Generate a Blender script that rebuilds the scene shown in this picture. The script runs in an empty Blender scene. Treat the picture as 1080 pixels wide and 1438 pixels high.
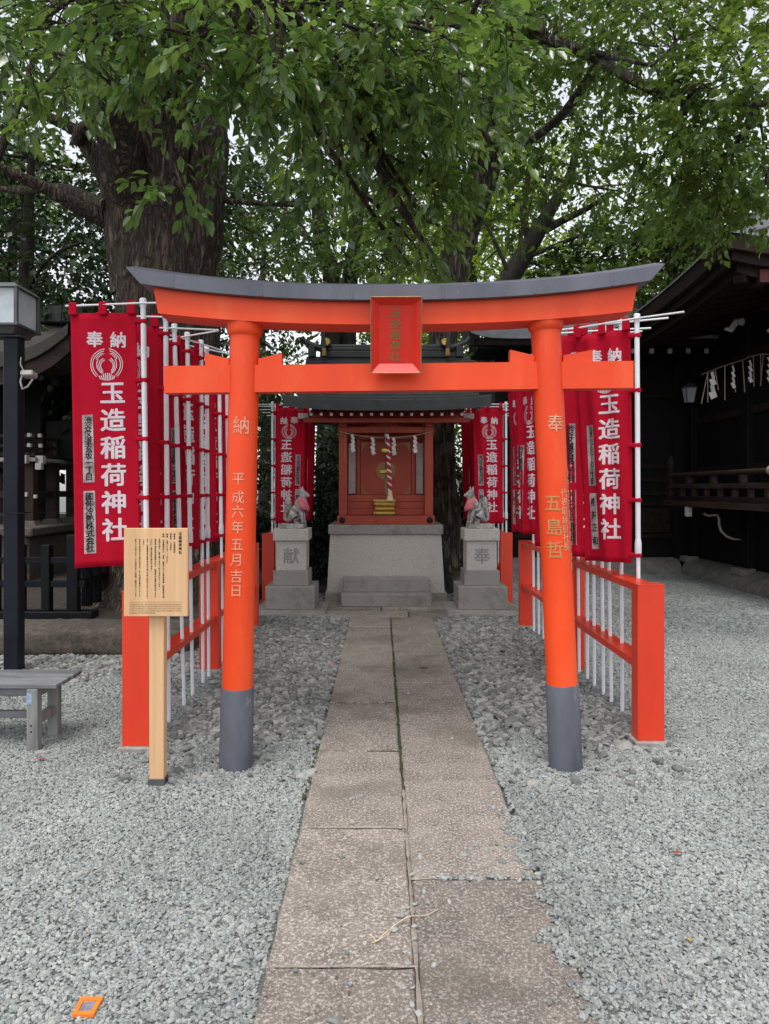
import bpy, bmesh, math, random
import numpy as np
from mathutils import Vector, Matrix, noise as mnoise

# ------------------------------------------------------------------ camera, sky, sun, exposure
scene = bpy.context.scene
COL = scene.collection
F, VX, HY, CAMZ = 1030.0, 535.0, 686.0, 1.5       # focal length and vanishing point of the 1080x1438 picture
cam_data = bpy.data.cameras.new('camera')
cam_data.sensor_fit = 'VERTICAL'; cam_data.sensor_height = 36.0; cam_data.sensor_width = 36.0
cam_data.lens = 36.0 * F / 1438.0
cam_data.shift_x = (540.0 - VX) / 1438.0
cam_data.shift_y = -(719.0 - HY) / 1438.0
cam_data.clip_start = 0.05; cam_data.clip_end = 500
camera = bpy.data.objects.new('camera', cam_data); COL.objects.link(camera)
camera.location = (0, 0, CAMZ); camera.rotation_euler = (math.radians(90), 0, 0)
scene.camera = camera

SUN_EL, SUN_AZ = math.radians(68), math.radians(200)     # azimuth clockwise from +Y: behind the camera, a little left
world = bpy.data.worlds.new('World'); scene.world = world; world.use_nodes = True
wn = world.node_tree; wn.nodes.clear()
sky = wn.nodes.new('ShaderNodeTexSky'); sky.sky_type = 'NISHITA'; sky.sun_disc = False
sky.sun_elevation = SUN_EL; sky.sun_rotation = SUN_AZ; sky.air_density = 1.0; sky.dust_density = 1.5; sky.ozone_density = 1.0
hsv = wn.nodes.new('ShaderNodeHueSaturation'); hsv.inputs['Saturation'].default_value = 0.22; hsv.inputs['Value'].default_value = 1.0
bg = wn.nodes.new('ShaderNodeBackground'); bg.inputs['Strength'].default_value = 0.15
wo = wn.nodes.new('ShaderNodeOutputWorld')
wn.links.new(sky.outputs[0], hsv.inputs['Color']); wn.links.new(hsv.outputs[0], bg.inputs['Color']); wn.links.new(bg.outputs[0], wo.inputs['Surface'])

sun_data = bpy.data.lights.new('sun', 'SUN'); sun_data.energy = 1.2; sun_data.angle = math.radians(25); sun_data.color = (1, 0.97, 0.93)
sun = bpy.data.objects.new('sun', sun_data); COL.objects.link(sun)
sd = Vector((math.sin(SUN_AZ) * math.cos(SUN_EL), math.cos(SUN_AZ) * math.cos(SUN_EL), math.sin(SUN_EL)))
sun.rotation_euler = sd.to_track_quat('Z', 'Y').to_euler(); sun.location = sd * 40

vs = scene.view_settings
vs.view_transform = 'Standard'; vs.look = 'None'; vs.exposure = 1.0; vs.gamma = 1.0; vs.use_curve_mapping = False
scene.cycles.max_bounces = 6; scene.cycles.diffuse_bounces = 4; scene.cycles.glossy_bounces = 2
scene.cycles.transmission_bounces = 4; scene.cycles.transparent_max_bounces = 4
scene.cycles.use_denoising = True

rnd = random.Random(7)
R = math.radians

def at(px, py, d):
    return Vector(((px - VX) * d / F, d, CAMZ - (py - HY) * d / F))

# ------------------------------------------------------------------ tagging and building helpers
ORIGIN = {}
def tag(o, label=None, cat=None, group=None, kind=None):
    if label: o['label'] = label
    if cat: o['category'] = cat
    if group: o['group'] = group
    if kind: o['kind'] = kind
    return o

def thing(name, loc, label=None, cat=None, group=None, kind=None):
    o = bpy.data.objects.new(name, None); COL.objects.link(o)
    o.empty_display_size = 0.1
    o.location = loc; ORIGIN[o.name] = Vector(loc)
    return tag(o, label, cat, group, kind)

class MB:
    def __init__(s): s.v = []; s.f = []
    def add(s, verts, faces):
        n = len(s.v); s.v += [tuple(p) for p in verts]; s.f += [tuple(i + n for i in f) for f in faces]; return s
    def box(s, c, size, b=0.004, rot=None):
        hx, hy, hz = size[0] / 2, size[1] / 2, size[2] / 2
        b = min(b, hx * .49, hy * .49, hz * .49); c = Vector(c)
        V = []; idx = {}
        for sx in (-1, 1):
            for sy in (-1, 1):
                for sz in (-1, 1):
                    for k in range(3):
                        p = [sx * (hx - b), sy * (hy - b), sz * (hz - b)]
                        p[k] += (sx, sy, sz)[k] * b
                        idx[(sx, sy, sz, k)] = len(V)
                        p = Vector(p)
                        if rot is not None: p = rot @ p
                        V.append(p + c)
        Fc = []
        for k in range(3):
            o1, o2 = [a for a in range(3) if a != k]
            for sg in (-1, 1):
                q = []
                for (s1, s2) in ((-1, -1), (1, -1), (1, 1), (-1, 1)):
                    t = [0, 0, 0]; t[k] = sg; t[o1] = s1; t[o2] = s2
                    q.append(idx[(t[0], t[1], t[2], k)])
                if (sg > 0) == (k == 1): q.reverse()
                Fc.append(q)
        for k in range(3):      # edge along axis k
            o1, o2 = [a for a in range(3) if a != k]
            for s1 in (-1, 1):
                for s2 in (-1, 1):
                    t = [0, 0, 0]; t[o1] = s1; t[o2] = s2
                    a = list(t); a[k] = -1; bb = list(t); bb[k] = 1
                    q = [idx[(*a, o1)], idx[(*bb, o1)], idx[(*bb, o2)], idx[(*a, o2)]]
                    Fc.append(q)
        for sx in (-1, 1):
            for sy in (-1, 1):
                for sz in (-1, 1):
                    Fc.append([idx[(sx, sy, sz, 0)], idx[(sx, sy, sz, 1)], idx[(sx, sy, sz, 2)]])
        # orient faces outward
        out = []
        for f in Fc:
            p0, p1, p2 = V[f[0]], V[f[1]], V[f[2]]
            n = (p1 - p0).cross(p2 - p0); m = sum((V[i] for i in f), Vector()) / len(f) - c
            out.append(f if n.dot(m) >= 0 else f[::-1])
        return s.add(V, out)
    def bx(s, x0, x1, y0, y1, z0, z1, b=0.004):
        return s.box(((x0 + x1) / 2, (y0 + y1) / 2, (z0 + z1) / 2), (abs(x1 - x0), abs(y1 - y0), abs(z1 - z0)), b)
    def tube(s, pts, rad, n=8, cap=True, squash=None):
        pts = [Vector(p) for p in pts]
        if not hasattr(rad, '__len__'): rad = [rad] * len(pts)
        V = []; up = None
        for i, p in enumerate(pts):
            t = (pts[min(i + 1, len(pts) - 1)] - pts[max(i - 1, 0)]).normalized()
            if up is None:
                a = Vector((0, 1, 0)) if abs(t.y) < .9 else Vector((1, 0, 0))
                up = (a - t * a.dot(t)).normalized()
            else:
                up = (up - t * up.dot(t)).normalized()
            sd_ = t.cross(up)
            for k in range(n):
                an = 2 * math.pi * k / n
                V.append(p + (up * math.cos(an) + sd_ * math.sin(an)) * rad[i])
        Fc = []
        for i in range(len(pts) - 1):
            for k in range(n):
                k2 = (k + 1) % n
                Fc.append((i * n + k, i * n + k2, (i + 1) * n + k2, (i + 1) * n + k))
        if cap:
            Fc.append(tuple(range(n))[::-1]); m = (len(pts) - 1) * n; Fc.append(tuple(m + k for k in range(n)))
        return s.add(V, Fc)
    def lathe(s, prof, c=(0, 0, 0), n=24, cap=True):
        c = Vector(c); V = []
        for (r, z) in prof:
            for k in range(n):
                an = 2 * math.pi * k / n
                V.append(c + Vector((r * math.cos(an), r * math.sin(an), z)))
        Fc = []
        for i in range(len(prof) - 1):
            for k in range(n):
                k2 = (k + 1) % n
                Fc.append((i * n + k, i * n + k2, (i + 1) * n + k2, (i + 1) * n + k))
        if cap:
            Fc.append(tuple(range(n))[::-1]); m = (len(prof) - 1) * n; Fc.append(tuple(m + k for k in range(n)))
        return s.add(V, Fc)
    def loft(s, rings, closed=True, cap=True):
        n = len(rings[0]); V = [p for r in rings for p in r]; Fc = []
        for i in range(len(rings) - 1):
            for k in range(n if closed else n - 1):
                k2 = (k + 1) % n
                Fc.append((i * n + k, i * n + k2, (i + 1) * n + k2, (i + 1) * n + k))
        if cap and closed:
            Fc.append(tuple(range(n))[::-1]); m = (len(rings) - 1) * n; Fc.append(tuple(m + k for k in range(n)))
        return s.add(V, Fc)
    def build(s, name, mat, parent=None, smooth=False, local=False, angle=None):
        me = bpy.data.meshes.new(name)
        V = s.v
        off = Vector((0, 0, 0))
        if parent is not None:
            if not local: off = ORIGIN[parent.name]
        elif not local and V:
            xs = [p[0] for p in V]; ys = [p[1] for p in V]; zs = [p[2] for p in V]
            off = Vector(((min(xs) + max(xs)) / 2, (min(ys) + max(ys)) / 2, min(zs)))
        if off.length > 0: V = [(p[0] - off.x, p[1] - off.y, p[2] - off.z) for p in V]
        me.from_pydata(V, [], s.f); me.update()
        if mat: me.materials.append(mat)
        if smooth:
            me.polygons.foreach_set('use_smooth', [True] * len(me.polygons))
            me.set_sharp_from_angle(angle=R(angle if angle else 40))
        o = bpy.data.objects.new(name, me); COL.objects.link(o)
        if parent is not None:
            o.parent = parent; ORIGIN[o.name] = ORIGIN[parent.name] if not local else Vector((0, 0, 0))
        else:
            o.location = off; ORIGIN[o.name] = off
        return o

def copy_tree(o, parent=None):
    c = o.copy(); COL.objects.link(c); c.parent = parent
    for ch in o.children: copy_tree(ch, c)
    return c

def rz(a): return Matrix.Rotation(a, 3, 'Z')
def rx(a): return Matrix.Rotation(a, 3, 'X')
def ry(a): return Matrix.Rotation(a, 3, 'Y')

# ------------------------------------------------------------------ materials
def srgb(r, g, b):
    def f(c):
        c /= 255.0
        return c / 12.92 if c <= .04045 else ((c + .055) / 1.055) ** 2.4
    return (f(r), f(g), f(b), 1)

def M(name, c1, c2=None, scale=8, rough=.6, bump=0, bscale=60, detail=6, spec=.5, stretch=None, c3=None, s3=2.0, t3=(.5, .65), metallic=0, rvar=0.0, bdist=.01, coat=0):
    m = bpy.data.materials.new(name); m.use_nodes = True
    nt = m.node_tree; N = nt.nodes; L = nt.links
    p = N['Principled BSDF']
    p.inputs['Roughness'].default_value = rough; p.inputs['Specular IOR Level'].default_value = spec
    p.inputs['Metallic'].default_value = metallic
    if coat: p.inputs['Coat Weight'].default_value = coat; p.inputs['Coat Roughness'].default_value = .15
    c1 = tuple(c1) if len(c1) == 4 else (*c1, 1)
    tc = N.new('ShaderNodeTexCoord'); mp = N.new('ShaderNodeMapping')
    L.new(tc.outputs['Object'], mp.inputs['Vector'])
    if stretch: mp.inputs['Scale'].default_value = stretch
    if c2 is None: c2 = tuple(x * .8 for x in c1[:3])
    c2 = tuple(c2) if len(c2) == 4 else (*c2, 1)
    nz = N.new('ShaderNodeTexNoise'); nz.inputs['Scale'].default_value = scale; nz.inputs['Detail'].default_value = detail; nz.inputs['Roughness'].default_value = .65
    L.new(mp.outputs[0], nz.inputs['Vector'])
    cr = N.new('ShaderNodeValToRGB'); cr.color_ramp.elements[0].position = .35; cr.color_ramp.elements[1].position = .68
    cr.color_ramp.elements[0].color = c2; cr.color_ramp.elements[1].color = c1
    L.new(nz.outputs['Fac'], cr.inputs[0])
    col = cr.outputs[0]
    if c3 is not None:
        c3 = tuple(c3) if len(c3) == 4 else (*c3, 1)
        n3 = N.new('ShaderNodeTexNoise'); n3.inputs['Scale'].default_value = s3; n3.inputs['Detail'].default_value = 8; n3.inputs['Roughness'].default_value = .7
        L.new(mp.outputs[0], n3.inputs['Vector'])
        r3 = N.new('ShaderNodeMapRange'); r3.inputs['From Min'].default_value = t3[0]; r3.inputs['From Max'].default_value = t3[1]
        L.new(n3.outputs['Fac'], r3.inputs['Value'])
        mx = N.new('ShaderNodeMix'); mx.data_type = 'RGBA'
        L.new(r3.outputs[0], mx.inputs[0]); L.new(col, mx.inputs[6]); mx.inputs[7].default_value = c3
        col = mx.outputs[2]
    L.new(col, p.inputs['Base Color'])
    if rvar:
        rr = N.new('ShaderNodeMapRange'); rr.inputs['To Min'].default_value = max(.05, rough - rvar); rr.inputs['To Max'].default_value = min(1, rough + rvar)
        L.new(nz.outputs['Fac'], rr.inputs['Value']); L.new(rr.outputs[0], p.inputs['Roughness'])
    if bump:
        nb = N.new('ShaderNodeTexNoise'); nb.inputs['Scale'].default_value = bscale; nb.inputs['Detail'].default_value = 8; nb.inputs['Roughness'].default_value = .7
        L.new(mp.outputs[0], nb.inputs['Vector'])
        bp = N.new('ShaderNodeBump'); bp.inputs['Strength'].default_value = bump; bp.inputs['Distance'].default_value = bdist
        L.new(nb.outputs['Fac'], bp.inputs['Height']); L.new(bp.outputs[0], p.inputs['Normal'])
    return m

MAT = {}
MAT['vermilion'] = M('vermilion', (.84, .072, .010), (.68, .048, .007), scale=1.7, rough=.45, bump=.1, bscale=45, rvar=.12, c3=(.80, .125, .040), s3=3.5, t3=(.52, .85), stretch=(1, 1, .3), spec=.35)
MAT['vermilion_rack'] = M('vermilion_rack', (.70, .044, .013), (.60, .036, .011), scale=4, rough=.4, rvar=.12, bump=.08, bscale=30, c3=(.50, .045, .02), s3=7, t3=(.58, .8), stretch=(1, 1, .35))
MAT['metal_cap'] = M('metal_cap', srgb(96, 98, 108), srgb(74, 76, 86), scale=4, rough=.5, rvar=.15, c3=srgb(120, 121, 128), s3=14, t3=(.6, .8), stretch=(1, 1, .35))
MAT['sleeve'] = M('sleeve', srgb(92, 94, 104), srgb(70, 72, 82), scale=5, rough=.55, rvar=.15, c3=srgb(130, 130, 134), s3=9, t3=(.6, .78), stretch=(1, 1, .4))
MAT['banner_red'] = M('banner_red', (.54, .004, .028), (.46, .003, .022), scale=10, rough=.85, bump=.25, bscale=500, spec=.2, bdist=.002)
def add_translucent(m, fac, col):
    nt = m.node_tree; N = nt.nodes; L = nt.links; tr = N.new('ShaderNodeBsdfTranslucent'); tr.inputs['Color'].default_value = (*col, 1)
    mx = N.new('ShaderNodeMixShader'); mx.inputs[0].default_value = fac
    L.new(N['Principled BSDF'].outputs[0], mx.inputs[1]); L.new(tr.outputs[0], mx.inputs[2]); L.new(mx.outputs[0], N['Material Output'].inputs['Surface'])
add_translucent(MAT['banner_red'], .28, (.62, .006, .03))
MAT['banner_white'] = M('banner_white', (.66, .57, .61), (.58, .50, .54), scale=20, rough=.85, spec=.2)
MAT['strip'] = M('strip', (.50, .44, .44), (.16, .13, .13), scale=16, rough=.9, spec=.2, stretch=(1, 1, .6))
MAT['ink'] = M('ink', (.012, .011, .011), (.02, .02, .02), rough=.9, spec=.2)
MAT['pole_white'] = M('pole_white', (.76, .76, .79), (.66, .66, .69), scale=12, rough=.35)
MAT['gold'] = M('gold', (.62, .42, .12), (.42, .27, .07), scale=30, rough=.38, metallic=.85)
MAT['gold_dull'] = M('gold_dull', (.32, .20, .07), (.20, .12, .045), scale=60, rough=.55, metallic=.5)
MAT['letter_pale'] = M('letter_pale', (.72, .42, .30), (.66, .20, .09), scale=55, rough=.6)
MAT['letter_gold'] = M('letter_gold', (.42, .22, .07), (.54, .20, .05), scale=50, rough=.5)
MAT['shrine_red'] = M('shrine_red', (.36, .048, .019), (.27, .033, .014), scale=5, rough=.6, bump=.1, bscale=80, stretch=(1, 1, .3))
MAT['shrine_pink'] = M('shrine_pink', (.55, .45, .42), (.42, .33, .31), scale=10, rough=.8)
MAT['granite'] = M('granite', srgb(206, 198, 190), srgb(146, 139, 133), scale=170, rough=.8, bump=.2, bscale=200, detail=3, c3=srgb(150, 142, 132), s3=3, t3=(.55, .8), bdist=.003)
MAT['granite_dark'] = M('granite_dark', srgb(168, 162, 155), srgb(106, 102, 98), scale=150, rough=.8, bump=.25, bscale=150, detail=3, c3=srgb(96, 92, 80), s3=3.5, t3=(.5, .75), bdist=.004)
MAT['statue'] = M('statue', srgb(190, 186, 181), srgb(116, 114, 111), scale=30, rough=.85, bump=.3, bscale=90, c3=srgb(96, 96, 94), s3=9, t3=(.52, .7), bdist=.004)
MAT['roof_dark'] = M('roof_dark', srgb(46, 49, 49), srgb(27, 29, 30), scale=7, rough=.55, bump=.25, bscale=40, c3=srgb(84, 104, 100), s3=5, t3=(.68, .78))
MAT['roof_grey'] = M('roof_grey', srgb(150, 152, 155), srgb(110, 112, 116), scale=6, rough=.5, rvar=.15)
MAT['wood_black'] = M('wood_black', (.010, .008, .0075), (.006, .005, .005), scale=7, rough=.65, bump=.2, bscale=40, stretch=(1, 1, .25), spec=.15)
MAT['wood_brown'] = M('wood_brown', srgb(66, 52, 46), srgb(40, 32, 29), scale=9, rough=.7, bump=.25, bscale=60, stretch=(.2, .2, 1), spec=.15)
MAT['wood_hall'] = M('wood_hall', srgb(44, 34, 31), srgb(25, 20, 19), scale=9, rough=.65, bump=.2, bscale=50, stretch=(1, .3, 1), spec=.15)
MAT['white_end'] = M('white_end', (.52, .49, .46), (.38, .36, .34), scale=20, rough=.8)
MAT['bench_wood'] = M('bench_wood', srgb(126, 127, 129), srgb(82, 83, 86), scale=14, rough=.8, bump=.4, bscale=70, stretch=(.12, 1, 1))
MAT['bench_leg'] = M('bench_leg', srgb(146, 145, 144), srgb(98, 97, 97), scale=14, rough=.8, bump=.4, bscale=70, stretch=(1, 1, .12))
MAT['blue_mark'] = M('blue_mark', (.03, .14, .36), (.4, .45, .5), scale=60, rough=.6)
MAT['cypress'] = M('cypress', srgb(214, 174, 132), srgb(196, 154, 110), scale=26, rough=.6, bump=.1, bscale=60, stretch=(1, 1, .035))
MAT['post_black'] = M('post_black', srgb(32, 35, 44), srgb(24, 26, 33), scale=5, rough=.4, rvar=.1, c3=srgb(52, 50, 48), s3=18, t3=(.66, .75), spec=.15)
MAT['lamp_glass'] = M('lamp_glass', srgb(196, 204, 206), srgb(160, 168, 172), scale=3, rough=.35)
MAT['lamp_frame'] = M('lamp_frame', srgb(84, 84, 88), srgb(60, 60, 64), scale=5, rough=.5)
MAT['grey_plastic'] = M('grey_plastic', srgb(178, 174, 168), srgb(140, 136, 130), scale=12, rough=.55)
MAT['kerb_stone'] = M('kerb_stone', srgb(104, 94, 84), srgb(62, 56, 50), scale=22, rough=.9, bump=.7, bscale=35, c3=srgb(70, 70, 58), s3=4, t3=(.5, .7), bdist=.02)
MAT['concrete'] = M('concrete', srgb(160, 156, 150), srgb(124, 120, 116), scale=30, rough=.9, bump=.3, bscale=90)
MAT['paper'] = M('paper', (.66, .64, .63), (.56, .54, .53), scale=20, rough=.8)
MAT['straw'] = M('straw', (.42, .33, .18), (.28, .21, .11), scale=30, rough=.9)
MAT['straw_pale'] = M('straw_pale', (.66, .55, .40), (.5, .38, .22), scale=40, rough=.8)
MAT['rope_red'] = M('rope_red', (.42, .02, .03), (.32, .014, .022), scale=60, rough=.9)
MAT['bib'] = M('bib', (.50, .055, .08), (.55, .22, .24), scale=16, rough=.9, bump=.2, bscale=80)
MAT['orange_plastic'] = M('orange_plastic', (.85, .22, .02), (.7, .17, .02), scale=30, rough=.5)
MAT['plate'] = M('plate', srgb(170, 168, 182), srgb(120, 122, 136), scale=90, rough=.4, metallic=.4)
MAT['bark_camphor'] = M('bark_camphor', srgb(128, 108, 90), srgb(34, 28, 24), scale=9, rough=.95, bump=1.0, bscale=11, stretch=(1.6, 1.6, .22), c3=srgb(58, 62, 34), s3=1.6, t3=(.5, .68), bdist=.06)
def ridged_bark(m, ca, cb, cm, scale=9):
    nt = m.node_tree; N = nt.nodes; L = nt.links; p = N['Principled BSDF']
    mp = [n for n in N if n.type == 'MAPPING'][0]; mp.inputs['Scale'].default_value = (1, 1, .16)
    nz_ = N.new('ShaderNodeTexNoise'); nz_.inputs['Scale'].default_value = scale; nz_.inputs['Detail'].default_value = 4; nz_.inputs['Roughness'].default_value = .55; nz_.inputs['Distortion'].default_value = .5
    L.new(mp.outputs[0], nz_.inputs['Vector'])
    sb_ = N.new('ShaderNodeMath'); sb_.operation = 'SUBTRACT'; sb_.inputs[1].default_value = .5; ab = N.new('ShaderNodeMath'); ab.operation = 'ABSOLUTE'
    L.new(nz_.outputs['Fac'], sb_.inputs[0]); L.new(sb_.outputs[0], ab.inputs[0])
    r = N.new('ShaderNodeMapRange'); r.inputs['From Min'].default_value = .0; r.inputs['From Max'].default_value = .15; L.new(ab.outputs[0], r.inputs['Value'])
    cr = N.new('ShaderNodeValToRGB'); cr.color_ramp.elements[0].color = cb; cr.color_ramp.elements[1].color = ca; L.new(r.outputs[0], cr.inputs[0])
    tc = [n for n in N if n.type == 'TEX_COORD'][0]
    n2 = N.new('ShaderNodeTexNoise'); n2.inputs['Scale'].default_value = 1.7; n2.inputs['Detail'].default_value = 6; L.new(tc.outputs['Object'], n2.inputs['Vector'])
    r2 = N.new('ShaderNodeMapRange'); r2.inputs['From Min'].default_value = .56; r2.inputs['From Max'].default_value = .72; L.new(n2.outputs['Fac'], r2.inputs['Value'])
    mx = N.new('ShaderNodeMix'); mx.data_type = 'RGBA'; L.new(r2.outputs[0], mx.inputs[0]); L.new(cr.outputs[0], mx.inputs[6]); mx.inputs[7].default_value = cm
    L.new(mx.outputs[2], p.inputs['Base Color'])
    bp = N.new('ShaderNodeBump'); bp.inputs['Strength'].default_value = 1; bp.inputs['Distance'].default_value = .06; L.new(r.outputs[0], bp.inputs['Height']); L.new(bp.outputs[0], p.inputs['Normal'])
ridged_bark(MAT['bark_camphor'], srgb(104, 88, 74), srgb(42, 34, 28), srgb(62, 62, 38), 15)
MAT['bark_grey'] = M('bark_grey', srgb(92, 84, 74), srgb(40, 36, 31), scale=12, rough=.95, bump=.7, bscale=14, stretch=(1, 1, .4), c3=srgb(140, 140, 128), s3=6, t3=(.6, .72), bdist=.03)
MAT['bark_dark'] = M('bark_dark', srgb(50, 44, 39), srgb(25, 22, 20), scale=12, rough=.95, bump=.6, bscale=14, stretch=(1, 1, .4), bdist=.03)
ridged_bark(MAT['bark_grey'], srgb(124, 114, 100), srgb(44, 38, 33), srgb(150, 150, 136), 14)
MAT['moss'] = M('moss', (.055, .075, .012), (.03, .035, .01), scale=60, rough=1, bump=.6, bscale=120)

def leaf_mat(name, cols, trans=.35, rough=.4, spec=.5):
    m = bpy.data.materials.new(name); m.use_nodes = True
    nt = m.node_tree; N = nt.nodes; L = nt.links
    p = N['Principled BSDF']; out = N['Material Output']
    at_ = N.new('ShaderNodeAttribute'); at_.attribute_name = 'tint'
    oi = N.new('ShaderNodeObjectInfo')
    add = N.new('ShaderNodeMath'); add.operation = 'ADD'
    ml = N.new('ShaderNodeMath'); ml.operation = 'MULTIPLY'; ml.inputs[1].default_value = .25
    L.new(oi.outputs['Random'], ml.inputs[0]); L.new(at_.outputs['Fac'], add.inputs[0]); L.new(ml.outputs[0], add.inputs[1])
    cr = N.new('ShaderNodeValToRGB')
    el = cr.color_ramp.elements
    while len(el) < len(cols): el.new(.5)
    for i, c in enumerate(cols):
        el[i].position = i / (len(cols) - 1); el[i].color = (*c, 1)
    L.new(add.outputs[0], cr.inputs[0])
    L.new(cr.outputs[0], p.inputs['Base Color'])
    p.inputs['Roughness'].default_value = rough; p.inputs['Specular IOR Level'].default_value = spec
    tr = N.new('ShaderNodeBsdfTranslucent')
    hs = N.new('ShaderNodeHueSaturation'); hs.inputs['Value'].default_value = 1.6; hs.inputs['Hue'].default_value = .485; hs.inputs['Saturation'].default_value = 1.05
    L.new(cr.outputs[0], hs.inputs['Color']); L.new(hs.outputs[0], tr.inputs['Color'])
    mix = N.new('ShaderNodeMixShader'); mix.inputs[0].default_value = trans
    L.new(p.outputs[0], mix.inputs[1]); L.new(tr.outputs[0], mix.inputs[2]); L.new(mix.outputs[0], out.inputs['Surface'])
    return m
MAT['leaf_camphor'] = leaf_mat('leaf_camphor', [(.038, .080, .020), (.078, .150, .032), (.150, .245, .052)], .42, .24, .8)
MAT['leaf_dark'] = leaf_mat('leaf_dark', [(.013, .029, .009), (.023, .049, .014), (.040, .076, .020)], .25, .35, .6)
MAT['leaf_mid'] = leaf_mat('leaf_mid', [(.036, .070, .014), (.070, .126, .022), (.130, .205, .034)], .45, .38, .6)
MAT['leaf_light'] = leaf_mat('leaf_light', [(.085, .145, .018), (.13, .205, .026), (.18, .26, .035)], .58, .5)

# ------------------------------------------------------------------ lettering
GL = {}
def glyph(ch, fine=False):
    k = (ch, fine)
    if k in GL: return GL[k]
    c = bpy.data.curves.new('glyph', 'FONT'); c.body = ch; c.resolution_u = 3
    o = bpy.data.objects.new('glyph', c); COL.objects.link(o)
    bpy.context.view_layer.update()
    me = bpy.data.meshes.new_from_object(o.evaluated_get(bpy.context.evaluated_depsgraph_get()))
    bm = bmesh.new(); bm.from_mesh(me); bmesh.ops.triangulate(bm, faces=bm.faces)
    if fine:
        for _ in range(4):
            E_ = [e for e in bm.edges if e.calc_length() > .16]
            if not E_: break
            bmesh.ops.subdivide_edges(bm, edges=E_, cuts=1); bmesh.ops.triangulate(bm, faces=bm.faces)
    bm.verts.index_update()
    V = [(v.co.x - .49, v.co.y - .38) for v in bm.verts]; Fc = [tuple(v.index for v in p.verts) for p in bm.faces]
    bm.free()
    w = (max(v[0] for v in V) + .49) if V else .3
    bpy.data.objects.remove(o); bpy.data.curves.remove(c); bpy.data.meshes.remove(me)
    GL[k] = (V, Fc, w); return GL[k]
def put(mb, ch, u, v, size, fn, off=.02, sx=1.0, slant=0.0):
    """a character centred at (u,v) on a surface; fn maps (u,v) to a point"""
    bold = off
    V, Fc, w = glyph(ch, getattr(fn, 'fine', False))
    for k, (dx, dy) in enumerate(((0, 0),) if not bold else ((0, 0), (1, .5), (-1, -.5), (.6, -.8), (-.6, .8))):
        pts = [fn(u + (x + dx * bold) * size * sx, v + (y + dy * bold + slant * x) * size) for (x, y) in V]
        if k:       # strokes thickened by shifted copies, each a hair behind the last
            e = k * .00025; c0 = Vector(fn(u, v)); n0 = (Vector(fn(u + .01, v)) - c0).cross(Vector(fn(u, v + .01)) - c0).normalized()
            back = getattr(fn, 'side', 1)
            pts = [Vector(p) - n0 * e * back for p in pts]
        mb.add(pts, Fc)
def column(mb, text, u, v0, v1, size, fn, off=.02, sx=1.0, slant=0.0):
    n = len(text)
    for i, ch in enumerate(text):
        if ch == ' ': continue
        put(mb, ch, u, v0 + (v1 - v0) * (i + .5) / n, size, fn, off, sx, slant)
def row(mb, text, u0, v, size, fn, off=.0, u1=None):
    ws = [.28 if ch == ' ' else glyph(ch)[2] + .06 for ch in text]
    tot = sum(ws) * size; k = 1.0 if u1 is None else (u1 - u0) / tot
    u = u0
    for ch, w in zip(text, ws):
        if ch != ' ':
            V, Fc, _ = glyph(ch)
            mb.add([fn(u + (x + .49) * size * k, v + y * size) for (x, y) in V], Fc)
        u += w * size * k

# ------------------------------------------------------------------ the ground
def ground_mat():
    m = M('ground_gravel', srgb(128, 130, 128), srgb(84, 85, 84), scale=90, rough=.95, bump=1.0, bscale=110, detail=4, c3=srgb(84, 82, 78), s3=.8, t3=(.45, .7), bdist=.01)
    return m
MAT['ground'] = ground_mat()
MAT['soil'] = M('soil', srgb(70, 60, 50), srgb(38, 33, 28), scale=14, rough=1, bump=.8, bscale=40, c3=srgb(58, 62, 40), s3=2, t3=(.55, .7), bdist=.02)
g = MB(); gs = 3.0
xs = [-150, -40, -12, -6, 0, 6, 12, 40, 150]; ys = [-150, -40, -6, 0, 6, 12, 20, 60, 200]
g.add([(x, y, 0) for y in ys for x in xs], [(j * 9 + i, j * 9 + i + 1, (j + 1) * 9 + i + 1, (j + 1) * 9 + i) for j in range(8) for i in range(8)])
tag(g.build('ground', MAT['ground'], local=True), kind='structure')
# raised soil bed behind the kerb stone and round the shrine
b = MB()
b.bx(-30, -1.62, 7.02, 30, -.2, .19, .02)
b.bx(-1.66, 1.25, 10.3, 30, -.2, .06, .02)
tag(b.build('planting_bed', MAT['soil'], local=True), kind='structure')

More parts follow.
